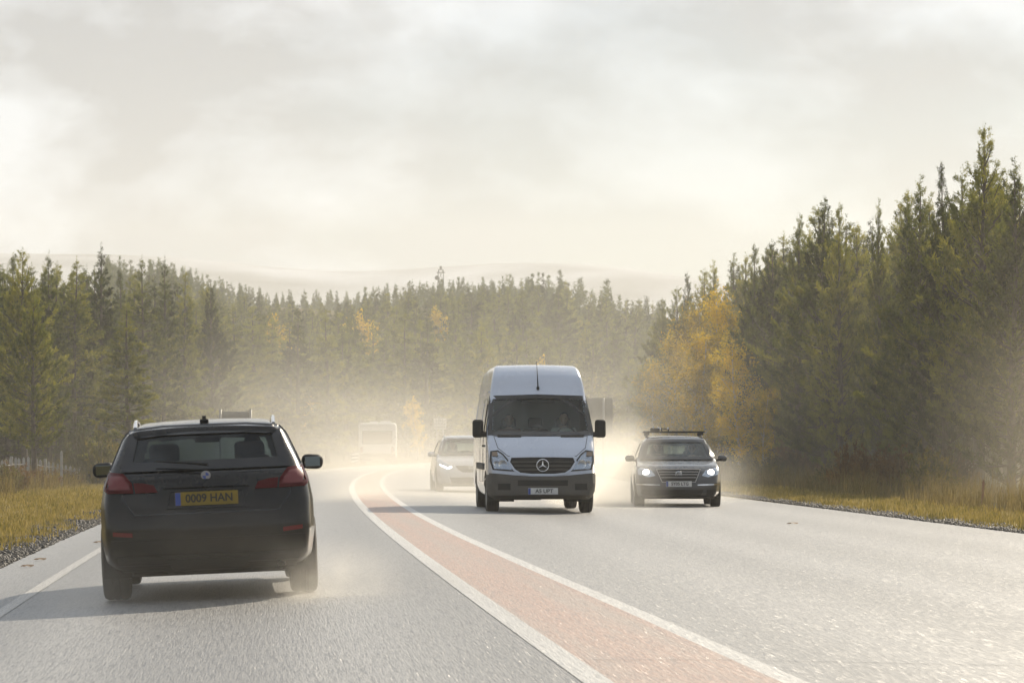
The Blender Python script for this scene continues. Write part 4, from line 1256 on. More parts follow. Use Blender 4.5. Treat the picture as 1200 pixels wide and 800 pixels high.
# =================================================================== 1. black estate car ahead (seen from behind)
def black_suv():
    d0 = 26.3
    cx = px2x(247, 25.4)
    rz = math.atan(0.0905)
    root = empty('estate_car', (cx - 0.09, 25.4 + 2.2, 0.0), rz)
    root.location.x = px2x(247, 25.4) - 2.2 * math.sin(rz)
    tilt = R(-2.4)                       # leans with the camber
    root.rotation_euler = (0, tilt, rz)
    root.location.z = -0.005
    tag(root, 'black estate car seen from behind in the left lane with yellow number plate', 'car')
    paint = pbr('black_paint', (0.006, 0.0055, 0.005), 0.25, metal=0.0, coat=0.6, spec=0.1, dirt=(0.045, 0.035, 0.022), dirt_amt=0.35)
    prof = [(-2.06, .27), (-2.19, .40), (-2.225, .60), (-2.20, .74), (-2.15, .90), (-2.11, 1.02), (-2.02, 1.10), (-1.72, 1.40), (-1.74, 1.43), (-1.45, 1.475), (-.7, 1.51), (.15, 1.485), (.55, 1.41), (1.22, 1.04), (1.72, .95), (2.06, .84), (2.2, .66), (2.22, .40), (2.1, .24), (1.2, .21), (-1.2, .21)]
    plan = [(-2.3, .78), (-2.1, .845), (-1.85, .89), (-1.3, .905), (0, .895), (1.4, .90), (1.85, .86), (2.1, .76), (2.3, .6)]
    gz = [(.15, .86), (.35, .965), (.55, 1.0), (.80, .995), (.95, .965), (1.08, .90), (1.2, .84), (1.35, .765), (1.45, .70), (1.55, .60)]
    B = Body(prof, plan, gz, k=0.10, bow_f=0.10, bow_r=0.10, crown=0.06, cell=0.032)
    rw = [(-.665, 1.105), (.665, 1.105), (.60, 1.40), (.35, 1.425), (-.35, 1.425), (-.60, 1.40)]
    ws = [(-.68, 1.07), (.68, 1.07), (.56, 1.40), (-.56, 1.40)]
    sw = [(-1.75, 1.12), (1.0, 1.06), (.45, 1.37), (-1.3, 1.40)]
    B.shell(root, paint, [('rear', inset(rw, 0.03)), ('front', inset(ws, .03)), ('side', inset(sw, .03))], [(-1.38, .33, .385), (1.38, .33, .385)])
    g = window(B, 'rear', rw, root, 'rear_window', M_glass_dark, 0.05)
    # heater lines and wiper
    m = MB()
    m.tube([(0.02, -2.085, 1.12), (-0.10, -2.06, 1.135), (-0.42, -2.01, 1.165)], [0.014, 0.010, 0.006], 6).build('rear_wiper', M_black, root, True)
    window(B, 'front', ws, root, 'windscreen', M_glass, 0.04)
    for s, vw in ((-1, 'left'), (1, 'right')):
        window(B, vw, sw, root, 'side_window', M_glass_dark, 0.03)
    # tail lamps: outer block on the flank and inner block on the tailgate
    outer = [(.60, .905), (.815, .91), (.835, 1.0), (.80, 1.085), (.68, 1.065), (.61, .985)]
    inner = [(.40, .905), (.585, .905), (.60, .990), (.52, .985), (.43, .965)]
    for P_, sgn in ((outer, 1), (mir(outer), -1)):
        lm = B.patch('rear', P_, 0.014, 0.03, 'tail_lamp', M_red_lens, root, cell=0.05)
        q = inset(P_, 0.028)
        B.patch('rear', q, 0.020, 0.012, 'lamp_insert', M_red_dark, lm, cell=0.05)
    for vw in ('left', 'right'):
        B.patch(vw, [(-2.03, .92), (-1.90, .96), (-1.80, 1.03), (-1.93, 1.04)], 0.012, 0.03, 'side_lamp', M_red_lens, root, cell=.05)
    for P_ in (inner, mir(inner)):
        B.patch('rear', P_, 0.012, 0.03, 'tail_lamp', M_red_lens, root, cell=0.05)
    for P_ in ([(.62, .545), (.78, .56), (.78, .595), (.62, .58)],):
        for Q in (P_, mir(P_)):
            B.patch('rear', Q, 0.012, 0.02, 'reflector', M_red_dark, root, cell=0.06)
    # tailgate crease, shut lines and number-plate recess
    tg = [(-.60, .72), (.60, .72), (.70, .86), (.70, 1.06), (-.70, 1.06), (-.70, .86)]
    B.ring('rear', tg, inset(tg, 0.012), 0.003, 0.006, 'tailgate_gap', M_frit, root, n=10)
    rec = [(-.34, .765), (.34, .765), (.31, .925), (-.31, .925)]
    B.ring('rear', rec, inset(rec, 0.02), 0.012, 0.03, 'plate_surround', paint, root, n=8)
    B.patch('rear', [(-.36, .935), (.36, .935), (.34, .965), (-.34, .965)], 0.026, 0.04, 'tailgate_handle', paint, root)
    B.patch('rear', [(-.80, .40), (.80, .40), (.80, .52), (-.80, .52)], 0.008, 0.02, 'bumper_strip', paint, root)
    B.patch('rear', [(-.72, .255), (.72, .255), (.76, .385), (-.76, .385)], 0.016, 0.03, 'rear_skirt', M_black, root)
    B.patch('rear', [(-.30, .275), (.30, .275), (.34, .36), (-.34, .36)], 0.030, 0.03, 'skid_plate', M_black, root)
    pp = B.cast('rear', 0, .84)[0]
    plate(root, '0009 HAN', pp.y - 0.02, .845, .52, .112, M_yplate, -1, 0.094, 0.94, 'yellow rear plate')
    bp = B.cast('rear', 0, 1.03)[0]
    bd = MB().lathe([(0.0005, 0), (0.036, 0), (0.041, 0.006), (0.041, 0.014)], 'y', (0, bp.y - 0.016, 1.03), 28).build('badge', M_exh, root, True)
    q = MB()
    for k in range(2):
        a0 = k * PI
        pts = [(0, bp.y - .020, 1.03)] + [(0.027 * math.cos(a0 + t * PI / 2 / 6), bp.y - .020, 1.03 + 0.027 * math.sin(a0 + t * PI / 2 / 6)) for t in range(7)]
        n = len(pts); q.add(pts + [(x, y + .004, z) for x, y, z in pts], [tuple(range(n)), tuple(range(2 * n - 1, n - 1, -1))] + [(i, (i + 1) % n, (i + 1) % n + n, i + n) for i in range(n)])
    q.build('badge_quarter', M_blue, bd)
    for x in (0.60, ):
        for dx in (-0.0, ):
            MB().lathe([(0.030, -0.12), (0.034, 0.0), (0.034, 0.12), (0.027, 0.12), (0.027, -0.12)], 'y', (0.60, -2.13, 0.27), 20).build('exhaust_pipe', M_exh, root, True)
    # roof: shark fin, rails, spoiler lip
    zt = B.cast('top', 0, -1.35)[0].z
    MB().prism([(-1.50, zt - .02), (-1.28, zt - .02), (-1.42, zt + .03), (-1.475, zt + .052), (-1.49, zt + .045)], -0.016, 0.016, 'yz').build('roof_aerial', M_black, root)
    fin = MB().box((0, -1.40, zt + 0.008), (0.075, 0.22, 0.03), None, 0.012).build('aerial_foot', M_black, root, True)
    zf = lambda x, y: B.cast('top', x, y)[0].z
    for s in (-1, 1):
        roof_rail(root, s, .585, .60, -1.45, .25, zf, M_chrome)
    for s in (-1, 1):
        aerofoil_mirror(root, s, .955, .66, 1.09, .20, .135, .13, M_black, (.82, .70, 1.03))
    for y in (-1.38, 1.38):
        for s in (-1, 1): wheel(root, s * .79, y, .335, .235)
        arch_liner(root, y, .385, .885, .33)
    MB().box((0, 0, .24), (1.3, 3.6, .08), None, .02).build('underbody', M_under, root)
    MB().box((0, -1.38, .32), (1.35, .10, .09), None, .03).box((0, -1.75, .30), (.75, .35, .16), None, .05).build('rear_axle', M_under, root)
    # cabin
    for x in (-.38, .38): seat(root, x, .05, .42)
    for x in (-.42, .42): seat(root, x, -.85, .30, w=.46)
    MB().box((0, .95, .90), (1.3, .35, .22), None, .06).build('dashboard', M_inner, root, True)
    steering(root, .38, .62, .98)
    MB().box((0, .62, 1.335), (.23, .03, .06), None, .012).build('rear_view_mirror', M_inner, root, True)
    pl = world_pt(root, (.38, .14, .50))
    person(pl, rz, 'person with short hair driving the black estate car', pbr('dark_jacket', (0.04, 0.045, 0.06), 0.9), 0.40)
    return root
black_suv()

# =================================================================== 2. white van, oncoming
def van():
    front_d = 55.4
    rz = PI + math.atan(0.058)          # faces the camera
    L = 2.95
    fx = px2x(636.0, front_d)
    f = Vector((-math.sin(rz), math.cos(rz), 0))
    root = empty('delivery_van', (fx - f.x * L, front_d - f.y * L, 0.0), rz)
    root.location.z = 0.015
    tag(root, 'tall white delivery van with black bumper coming towards the viewer', 'van')
    paint = pbr('white_van_paint', (0.52, 0.56, 0.64), 0.25, coat=0.8, dirt=(0.24, 0.22, 0.18), dirt_amt=0.3)
    prof = [(-2.95, .40), (-2.96, 1.4), (-2.93, 2.45), (-2.80, 2.66), (-1.5, 2.73), (.7, 2.735), (1.20, 2.69), (1.50, 2.52), (1.72, 2.17), (2.33, 1.49), (2.45, 1.42), (2.74, 1.18), (2.88, 1.00), (2.94, .72), (2.97, .48), (2.90, .29), (1.5, .27), (-1.5, .30)]
    plan = [(-3, .93), (-2.85, .985), (0, .99), (1.5, .99), (2.2, .985), (2.6, .965), (2.85, .90), (3.0, .82)]
    gz = [(.2, .93), (.5, 1.0), (1.2, 1.0), (1.5, .985), (1.8, .945), (2.1, .90), (2.35, .865), (2.58, .815), (2.8, .74)]
    B = Body(prof, plan, gz, k=0.075, bow_f=0.11, bow_r=0.02, crown=0.03, centre=(0, 0, 1.2), cell=0.032)
    ws = [(-.925, 1.44), (0, 1.43), (.925, 1.44), (.86, 2.11), (0, 2.135), (-.86, 2.11)]
    sw = [(1.25, 1.42), (2.12, 1.42), (1.72, 2.02), (1.30, 2.02)]
    B.shell(root, paint, [('front', inset(ws, .035)), ('side', inset(sw, .03))], [(1.93, .35, .42), (-1.72, .35, .42)])
    window(B, 'front', ws, root, 'windscreen', M_glass, 0.045)
    for vw in ('left', 'right'): window(B, vw, sw, root, 'side_window', M_glass, 0.03)
    # shut lines and side panels
    for vw in ('left', 'right'):
        dr = [(1.15, .55), (2.2, .62), (2.25, 1.35), (1.78, 2.08), (1.15, 2.08)]
        B.ring(vw, dr, inset(dr, 0.012), 0.004, 0.008, 'door_gap', M_frit, root, n=6)
        sp_ = [(-2.6, 1.35), (-.1, 1.35), (-.1, 2.02), (-2.6, 2.02)]
        B.ring(vw, sp_, inset(sp_, 0.03), 0.008, 0.012, 'side_pressing', paint, root, n=6)
        sl = [(-.05, .55), (1.05, .55), (1.05, 2.10), (-.05, 2.10)]
        B.ring(vw, sl, inset(sl, 0.012), 0.004, 0.008, 'door_gap', M_frit, root, n=6)
        B.patch(vw, [(-2.3 + 1.05, .78), (1.45, .78), (1.45, .90), (-2.3 + 1.05, .90)], 0.02, 0.03, 'rubbing_strip', M_grey_pl, root, cell=.3)
        gut = [(-2.7, 2.20), (1.2, 2.20), (1.2, 2.235), (-2.7, 2.235)]
        B.patch(vw, gut, 0.018, 0.02, 'roof_gutter', paint, root, cell=.3)
    # bonnet vents, grille, headlamps, bumper
    for P_ in ([(.36, 1.375), (.78, 1.375), (.82, 1.425), (.36, 1.425)],):
        for Q in (P_, mir(P_)): B.patch('front', Q, 0.008, 0.02, 'air_vent', M_black, root)
    bl = [(-.62, 1.03), (.62, 1.03), (.80, 1.18), (.86, 1.40), (-.86, 1.40), (-.80, 1.18)]
    B.ring('front', bl, inset(bl, 0.010), 0.003, 0.006, 'bonnet_gap', M_grey_pl, root, n=10)
    gr = [(-.56, 1.0), (-.585, .93), (-.50, .80), (-.40, .735), (-.2, .715), (.2, .715), (.40, .735), (.50, .80), (.585, .93), (.56, 1.0), (.2, 1.01), (-.2, 1.01)]
    grl = B.patch('front', gr, 0.010, 0.03, 'grille', M_black, root, cell=.05)
    B.ring('front', inset(gr, -0.035), gr, 0.022, 0.03, 'grille_frame', paint, root, n=3)
    for z in (.79, .86, .93):
        hw = float(np.interp(z, [.735, .80, .93], [.38, .47, .56]))
        B.patch('front', [(-hw, z - .010), (hw, z - .010), (hw, z + .010), (-hw, z + .010)], 0.024, 0.02, 'grille_bar', M_grey_pl, grl, cell=.08)
    c = B.cast('front', 0, .87)[0]; yb = c.y + 0.045
    st = MB(); pts = [(0.108 * math.cos(a), yb, .87 + 0.108 * math.sin(a)) for a in np.linspace(0, 2 * PI, 33)]
    st.tube(pts, 0.009, 8, False)
    for k in range(3):
        a = PI / 2 + k * 2 * PI / 3
        tip = (0.104 * math.cos(a), .87 + 0.104 * math.sin(a)); l_ = (0.016 * math.cos(a + PI / 3 * 1), .87 + 0.016 * math.sin(a + PI / 3)); r_ = (0.016 * math.cos(a - PI / 3), .87 + 0.016 * math.sin(a - PI / 3))
        st.add([(tip[0], yb, tip[1]), (l_[0], yb, l_[1]), (0, yb + .012, .87), (r_[0], yb, r_[1]), (0, yb - .01, .87)], [(0, 1, 2), (0, 2, 3), (0, 4, 1), (0, 3, 4)])
    st.build('badge', M_chrome, root, True)
    hl = [(.52, .775), (.88, .80), (.925, .95), (.915, 1.11), (.80, 1.125), (.71, 1.06), (.60, .92)]
    for Q in (hl, mir(hl)):
        h = B.patch('front', Q, 0.006, 0.03, 'headlamp', M_silver_in, root, cell=.06)
        B.patch('front', inset(Q, 0.005), 0.022, 0.006, 'lens', M_clear, h, cell=.06)
        B.ring('front', inset(Q, -0.014), inset(Q, 0.010), 0.012, 0.03, 'lamp_rim', M_black, h, n=3)
        sx = 1 if Q is hl else -1
        for (x, z, r) in ((.72, .89, .075), (.83, .90, .05)):
            cc = B.cast('front', sx * x, z)[0]
            MB().lathe([(0.0005, 0.0), (r * .5, 0.004), (r, 0.018), (r * 1.05, 0.010)], 'y', (sx * x, cc.y + 0.004, z), 20).build('bulb_bowl', M_chrome, h, True)
        B.patch('front', [(sx * .80, 1.03), (sx * .90, 1.03), (sx * .90, 1.10), (sx * .81, 1.105)] if sx > 0 else mir([(.80, 1.03), (.90, 1.03), (.90, 1.10), (.81, 1.105)]), 0.026, 0.008, 'indicator', M_amber, h, cell=.05)
    bp = [(-.86, .285), (.86, .285), (.945, .40), (.955, .62), (.93, .73), (.52, .69), (.2, .665), (-.2, .665), (-.52, .69), (-.93, .73), (-.955, .62), (-.945, .40)]
    B.patch('front', bp, 0.035, 0.06, 'bumper', M_grey_pl, root, cell=.06)
    for s in (-1, 1):    # bumper wraps onto the flanks
        B.patch('right' if s > 0 else 'left', [(2.36, .30), (2.80, .30), (2.84, .70), (2.36, .70)], 0.022, 0.04, 'bumper_corner', M_grey_pl, root, cell=.08)
        B.patch('front', [(s * .58, .42), (s * .80, .42), (s * .80, .54), (s * .58, .54)] if s > 0 else [(-.80, .42), (-.58, .42), (-.58, .54), (-.80, .54)], 0.040, 0.01, 'fog_lamp_blank', M_black, root)
    B.patch('front', [(-.45, .50), (.45, .50), (.45, .60), (-.45, .60)], 0.040, 0.01, 'lower_intake', M_black, root)
    plate(root, 'A5 UPT', B.cast('front', 0, .40)[0].y + 0.05, .405, .54, .115, M_wplate, 1, 0.098, 1.0, 'white front plate')
    # aerial on the roof front
    zc = B.cast('front', 0, 2.28)[0]
    MB().box((0, zc.y + .01, 2.28), (.05, .08, .07), None, .02).tube([(0, zc.y + .01, 2.29), (0, zc.y - .20, 2.60), (0, zc.y - .42, 2.79)], [0.012, 0.006, 0.004], 6).build('roof_aerial', M_black, root, True)
    # tall door mirrors
    for s in (-1, 1):
        m = MB().box((s * 1.125, 1.98, 1.535), (.20, .13, .33), Matrix.Rotation(R(-6) * s, 3, 'Z'), .05).build('mirror', M_black, root, True)
        MB().box((s * 1.125, 1.91, 1.56), (.165, .012, .26), None, .004).build('mirror_glass', M_mirror, m)
        MB().box((s * 1.02, 2.0, 1.43), (.16, .10, .10), None, .03).build('mirror_arm', M_black, m, True)
        B.patch('right' if s > 0 else 'left', [(1.30, 1.20), (1.48, 1.20), (1.48, 1.24), (1.30, 1.24)], 0.03, 0.03, 'door_handle', M_black, root)
    for y in (1.93, -1.72):
        for s in (-1, 1): wheel(root, s * .86, y, .352, .235, 6)
        arch_liner(root, y, .42, .96, .35)
    MB().box((0, 0, .36), (1.5, 5.0, .10), None, .02).box((.25, 2.35, .27), (.5, .5, .06), None, .02).box((-.2, 1.9, .30), (.9, .2, .1), None, .04).box((0, -1.72, .34), (1.5, .12, .12), None, .04).build('underbody', M_under, root)
    for x in (-.52, 0.0, .50): seat(root, x, .95, .86, w=.48)
    MB().box((0, .60, 1.45), (1.7, .05, 1.9)).build('bulkhead', pbr('cargo_bulkhead', (0.34, 0.34, 0.32), 0.9), root)
    MB().box((0, 2.0, 1.20), (1.65, .50, .34), None, .08).build('dashboard', pbr('grey_dash', (0.055, 0.055, 0.05), 0.8), root, True)
    steering(root, -.52, 1.62, 1.40)
    MB().box((0, 1.62, 2.04), (.62, .14, .05), None, .015).build('overhead_shelf', M_inner, root, True)
    mb = MB().box((-.42, 2.06, 1.395), (.34, .20, .03), Matrix.Rotation(R(9), 3, 'X'), .004)
    pap = mb.build('paper_sheet', pbr('paper', (0.75, 0.74, 0.70), 0.8), None)
    pap.location = root.location; pap.rotation_euler = root.rotation_euler
    tag(pap, 'pale paper lying on the van dashboard behind the windscreen', 'paper')
    white = pbr('white_shirt', (0.66, 0.65, 0.62), 0.9); maroon = pbr('maroon_jumper', (0.16, 0.07, 0.06), 0.9); navy = pbr('navy_shirt', (0.05, 0.06, 0.09), 0.9)
    person(world_pt(root, (-.52, 1.10, .97)), rz, 'person in a white shirt at the wheel of the white van', white, 0.45, turn=R(-10))
    person(world_pt(root, (.50, 1.10, .97)), rz, 'person in a dark red top in the van seat away from the wheel', maroon, None, scale=0.97)
    return root
van()

# =================================================================== 3. dark estate with roof bar, lights on
def hatch(name, px, d, rz, label, paint, roofbar, lamps, plate_text, H=0.0, modern=False, clear=True, zoff=0.0):
    f = Vector((-math.sin(rz), math.cos(rz), 0))
    L = 2.1
    root = empty(name, (px2x(px, d) - f.x * L, d - f.y * L, zoff), rz)
    tag(root, label, 'car')
    prof = [(-2.02, .28), (-2.13, .45), (-2.15, .70), (-2.08, .92), (-1.95, 1.0), (-1.78, 1.33), (-1.6, 1.40), (-.6, 1.455 + H), (.0, 1.44 + H), (.32, 1.36 + H), (1.06, .965), (1.2, .93), (1.72, .84), (1.98, .71), (2.08, .55), (2.10, .38), (2.03, .20), (1.2, .18), (-1.2, .18)]
    plan = [(-2.2, .74), (-1.95, .83), (-1.5, .87), (0, .88), (1.3, .885), (1.7, .86), (1.95, .78), (2.15, .64)]
    gz = [(.1, .88), (.3, .975), (.5, 1.0), (.75, .99), (.9, .955), (1.0, .90), (1.15, .835), (1.3, .765), (1.4, .70), (1.5, .60)]
    B = Body(prof, plan, gz, k=0.09, bow_f=0.16, bow_r=0.08, crown=0.06, cell=0.034)
    ws = [(-.70, .985), (.70, .985), (.575, 1.34 + H), (-.575, 1.34 + H)]
    rw = [(-.60, 1.02), (.60, 1.02), (.52, 1.31), (-.52, 1.31)]
    sw = [(-1.55, 1.0), (.92, .97), (.28, 1.30), (-1.4, 1.32)]
    B.shell(root, paint, [('front', inset(ws, .03)), ('rear', inset(rw, .03)), ('side', inset(sw, .03))], [(1.30, .31, .37), (-1.28, .31, .37)])
    window(B, 'front', ws, root, 'windscreen', M_glass, 0.03)
    window(B, 'rear', rw, root, 'rear_window', M_glass, 0.03)
    for vw in ('left', 'right'):
        window(B, vw, sw, root, 'side_window', M_glass, 0.03)
        dr = [(-.35, .35), (.80, .35), (.86, .93), (-.35, .95)]
        B.ring(vw, dr, inset(dr, 0.01), 0.003, 0.006, 'door_gap', M_frit, root, n=5)
    # face
    if not modern:
        gr = [(-.33, .52), (.33, .52), (.43, .755), (-.43, .755)]
        g = B.patch('front', gr, 0.008, 0.03, 'grille', M_black, root, cell=.05)
        B.ring('front', inset(gr, -0.016), gr, 0.016, 0.03, 'grille_frame', M_exh, root, n=5)
        for z in (.60, .66, .71):
            hw = float(np.interp(z, [.52, .755], [.32, .42]))
            B.patch('front', [(-hw, z - .007), (hw, z - .007), (hw, z + .007), (-hw, z + .007)], 0.018, 0.015, 'grille_bar', M_exh, g, cell=.08)
        bz = .665
        hl = [(.47, .64), (.60, .61), (.80, .66), (.825, .755), (.76, .80), (.55, .745)]
        low = [(-.42, .20), (.42, .20), (.50, .36), (-.50, .36)]
        B.patch('front', low, 0.008, 0.02, 'lower_intake', M_black, root)
        for Q in ([(.56, .24), (.76, .26), (.74, .36), (.56, .36)],):
            for q in (Q, mir(Q)): B.patch('front', q, 0.006, 0.02, 'fog_lamp', M_black, root)
        for Q in ([(.38, .445), (.84, .455), (.84, .475), (.38, .465)],):
            for q in (Q, mir(Q)): B.patch('front', q, 0.010, 0.02, 'bumper_trim', M_chrome, root)
    else:
        gr = [(-.34, .60), (-.22, .53), (.22, .53), (.34, .60), (.40, .69), (-.40, .69)]
        B.patch('front', gr, 0.008, 0.03, 'grille', M_black, root, cell=.05)
        bz = .63
        hl = [(.46, .635), (.60, .60), (.80, .70), (.86, .84), (.80, .86), (.62, .74)]
        low = [(-.48, .20), (.48, .20), (.55, .40), (-.55, .40)]
        B.patch('front', low, 0.008, 0.02, 'lower_intake', M_black, root)
    c = B.cast('front', 0, bz)[0]
    bd = MB().tube([(0.062 * math.cos(a), c.y + .02, bz + 0.062 * math.sin(a)) for a in np.linspace(0, 2 * PI, 25)], 0.007, 6, False)
    if not modern:
        bd.tube([(-.042, c.y + .022, bz + .036), (-.018, c.y + .022, bz - .045), (0, c.y + .022, bz + .0), (.018, c.y + .022, bz - .045), (.042, c.y + .022, bz + .036)], 0.006, 6)
        bd.tube([(-.020, c.y + .022, bz + .052), (0, c.y + .022, bz + .005), (.020, c.y + .022, bz + .052)], 0.006, 6)
    else:
        bd.tube([(-.05, c.y + .02, bz), (.05, c.y + .02, bz)], 0.010, 6)
    bd.build('badge', M_chrome, root, True)
    for Q in (hl, mir(hl)):
        sx = 1 if Q is hl else -1
        h = B.patch('front', Q, 0.004, 0.03, 'headlamp', M_silver_in, root, cell=.05)
        B.patch('front', inset(Q, 0.004), 0.020, 0.005, 'lens', M_clear, h, cell=.05)
        if lamps == 'low':
            x, z, r = .655, .705, .062
            cc = B.cast('front', sx * x, z)[0]
            MB().lathe([(0.0005, 0.026), (r * .6, 0.024), (r, 0.012), (r, 0.0)], 'y', (sx * x, cc.y + 0.012, z), 24).build('lit_lamp', M_lamp_on, h, True)
        else:
            st_ = [(.49, .655), (.60, .612), (.78, .695), (.79, .725), (.60, .645), (.50, .675)]
            B.patch('front', st_ if sx > 0 else mir(st_), 0.026, 0.008, 'running_lamp', M_drl, h, cell=.05)
    if plate_text:
        plate(root, plate_text, B.cast('front', 0, .47)[0].y + 0.03, .475, .52, .112, M_wplate, 1, 0.090, 0.94)
    B.patch('front', [(-.80, .185), (.80, .185), (.80, .225), (-.80, .225)], 0.02, 0.04, 'chin', M_black, root)
    for s in (-1, 1):
        aerofoil_mirror(root, s, .955, .72, .985, .19, .125, .12, paint, (.80, .78, .94))
    for y in (1.30, -1.28):
        for s in (-1, 1): wheel(root, s * .775, y, .315, .205)
        arch_liner(root, y, .37, .865, .31)
    MB().box((0, 0, .235), (1.3, 3.6, .08), None, .02).build('underbody', M_under, root)
    for x in (-.36, .36): seat(root, x, -.15, .36)
    for x in (-.36, .36): seat(root, x, -1.0, .26, w=.48)
    MB().box((0, .80, .84), (1.35, .34, .20), None, .06).build('dashboard', M_inner, root, True)
    steering(root, .36, .45, .92)
    MB().box((0, .42, 1.27 + H), (.23, .03, .06), None, .012).build('rear_view_mirror', M_inner, root, True)
    zf = lambda x, y: B.cast('top', x, y)[0].z
    for s in (-1, 1): roof_rail(root, s, .56, .57, -1.3, .05, zf, M_chrome if modern else M_black)
    if roofbar:
        zt = zf(0, -.2)
        rb = MB().box((0, -.25, zt + .085), (1.28, .055, .028), None, .010)
        for s in (-1, 1):
            rb.box((s * .565, -.25, zt + .045), (.09, .08, .07), None, .018)
        r2 = MB().box((0, -1.0, zt + .075), (1.28, .055, .028), None, .010)
        for s in (-1, 1): r2.box((s * .565, -1.0, zt + .03), (.09, .08, .07), None, .018)
        r2.build('roof_bar', M_black, root, True)
        rbo = rb.build('roof_bar', M_black, root, True)
        ck = MB().box((-.40 * -1, -.25, zt + .13), (.20, .12, .07), None, .02)
        for x in (.44, .34, .26, .12): ck.tube([(x, -.25, zt + .10), (x, -.25, zt + .17)], [0.016, 0.012], 8)
        ck.tube([(.44, -.25, zt + .16), (.10, -.25, zt + .14)], 0.010, 6)
        cko = ck.build('bike_clamp', M_black, rbo, True)
        sc_ = MB()
        for x, z in ((.33, .16), (.29, .145), (.43, .17), (.13, .15)): sc_.box((x, -.21, zt + z), (.03, .03, .05), None, .008)
        sc_.build('clamp_knob', M_chrome, cko, True)
    MB().prism([(-1.45, zf(0, -1.4) - .01), (-1.3, zf(0, -1.4) - .01), (-1.44, zf(0, -1.4) + .05)], -0.012, 0.012, 'yz').build('roof_aerial', M_black, root)
    return root, B
dkpaint = pbr('dark_grey_paint', (0.014, 0.015, 0.018), 0.22, metal=0.2, coat=1.0, dirt=(0.06, 0.052, 0.042), dirt_amt=0.3)
g, _ = hatch('estate_car', 795.5, 62.0, PI + math.atan(-0.012), 'dark grey estate car with lit headlamps and roof bar in the far right lane', dkpaint, True, 'low', 'SY05 LTG', zoff=-0.015)
person(world_pt(g, (.36, -.05, .47)), g.rotation_euler.z, 'person driving the dark grey estate car with the roof bar', pbr('grey_jumper', (0.07, 0.07, 0.07), 0.9), 0.38)
person(world_pt(g, (-.36, -.05, .47)), g.rotation_euler.z, 'person in the front passenger seat of the dark grey estate car', pbr('brown_coat', (0.09, 0.06, 0.04), 0.9), None, scale=0.95)
svpaint = pbr('silver_paint', (0.45, 0.45, 0.46), 0.25, metal=0.6, coat=0.9, dirt=(0.22, 0.19, 0.15), dirt_amt=0.4)
s_, _ = hatch('hatchback', 552.5, 78.0, PI + math.atan(0.075), 'silver hatchback half hidden in spray behind the white van', svpaint, False, 'drl', '', H=0.02, modern=True, zoff=0.01)
person(world_pt(s_, (.36, -.05, .47)), s_.rotation_euler.z, 'person driving the silver hatchback behind the van', pbr('blue_jumper', (0.06, 0.07, 0.10), 0.9), 0.38)

# =================================================================== 4. motorhome far ahead in the spray
def motorhome():
    d = 186.0
    rz = R(1.2)
    f = Vector((-math.sin(rz), math.cos(rz), 0))
    root = empty('motorhome', (px2x(442, d) + f.x * 3.2, d + f.y * 3.2, -0.04), rz)
    tag(root, 'white motorhome seen from behind, pale in the spray on the far bend', 'motorhome')
    wp = pbr('motorhome_panel', (0.60, 0.60, 0.58), 0.4, var=0.06, scale=2, dirt=(0.30, 0.27, 0.22), dirt_amt=0.3)
    prof = [(-3.2, .42), (-3.24, 1.4), (-3.2, 2.40), (-3.1, 2.50), (0, 2.54), (1.7, 2.52), (2.0, 2.3), (1.95, 1.9), (2.4, 1.35), (3.0, 1.1), (3.15, .7), (3.1, .35), (0, .38)]
    plan = [(-3.3, 1.08), (-3.1, 1.11), (1.6, 1.11), (2.2, 1.0), (2.8, .95), (3.2, .85)]
    gz = [(.3, 1.0), (2.35, 1.0), (2.6, .93)]
    B = Body(prof, plan, gz, k=0.07, bow_f=0.06, bow_r=0.01, crown=0.01, centre=(0, 0, 1.2), cell=0.09)
    B.shell(root, wp, [], [(-1.6, .34, .44), (2.3, .34, .42)], lining=False)
    rw = [(-.86, 1.30), (.86, 1.30), (.86, 1.98), (-.86, 1.98)]
    B.ring('rear', inset(rw, -.05), rw, 0.02, 0.03, 'window_frame', M_grey_pl, root, n=4)
    B.patch('rear', rw, 0.015, 0.02, 'rear_window', M_frit, root, cell=.3)
    B.patch('rear', [(-1.05, .45), (1.05, .45), (1.05, .66), (-1.05, .66)], 0.06, 0.08, 'bumper', M_grey_pl, root, cell=.3)
    for s in (-1, 1):
        q = [(.86, .70), (1.02, .70), (1.02, 1.05), (.86, 1.05)]
        B.patch('rear', q if s > 0 else mir(q), 0.02, 0.03, 'tail_lamp', M_red_lens, root, cell=.2)
        MB().box((s * 1.09, -3.17, 1.35), (.07, .10, 1.9), None, .02).build('corner_trim', wp, root)
    B.patch('rear', [(-1.05, 2.30), (1.05, 2.30), (1.05, 2.42), (-1.05, 2.42)], 0.05, 0.07, 'roof_trim', wp, root, cell=.3)
    MB().box((.45, -.8, 2.58), (.7, .5, .12), None, .03).box((-.3, .6, 2.58), (.5, .5, .10), None, .03).build('roof_hatch', wp, root)
    plate(root, '', -3.27, .80, .50, .11, M_yplate, -1) if False else None
    for y in (-1.6, 2.3):
        for s in (-1, 1): wheel(root, s * .93, y, .34, .22)
        arch_liner(root, y, .42, 1.06, .34)
    for s in (-1, 1):
        MB().box((s * 1.28, 2.1, 1.75), (.20, .12, .36), None, .04).tube([(s * 1.0, 2.2, 1.6), (s * 1.25, 2.12, 1.62)], 0.02, 6).build('mirror', M_black, root, True)
    MB().box((0, 0, .42), (1.6, 5.4, .12)).build('underbody', M_under, root)
motorhome()
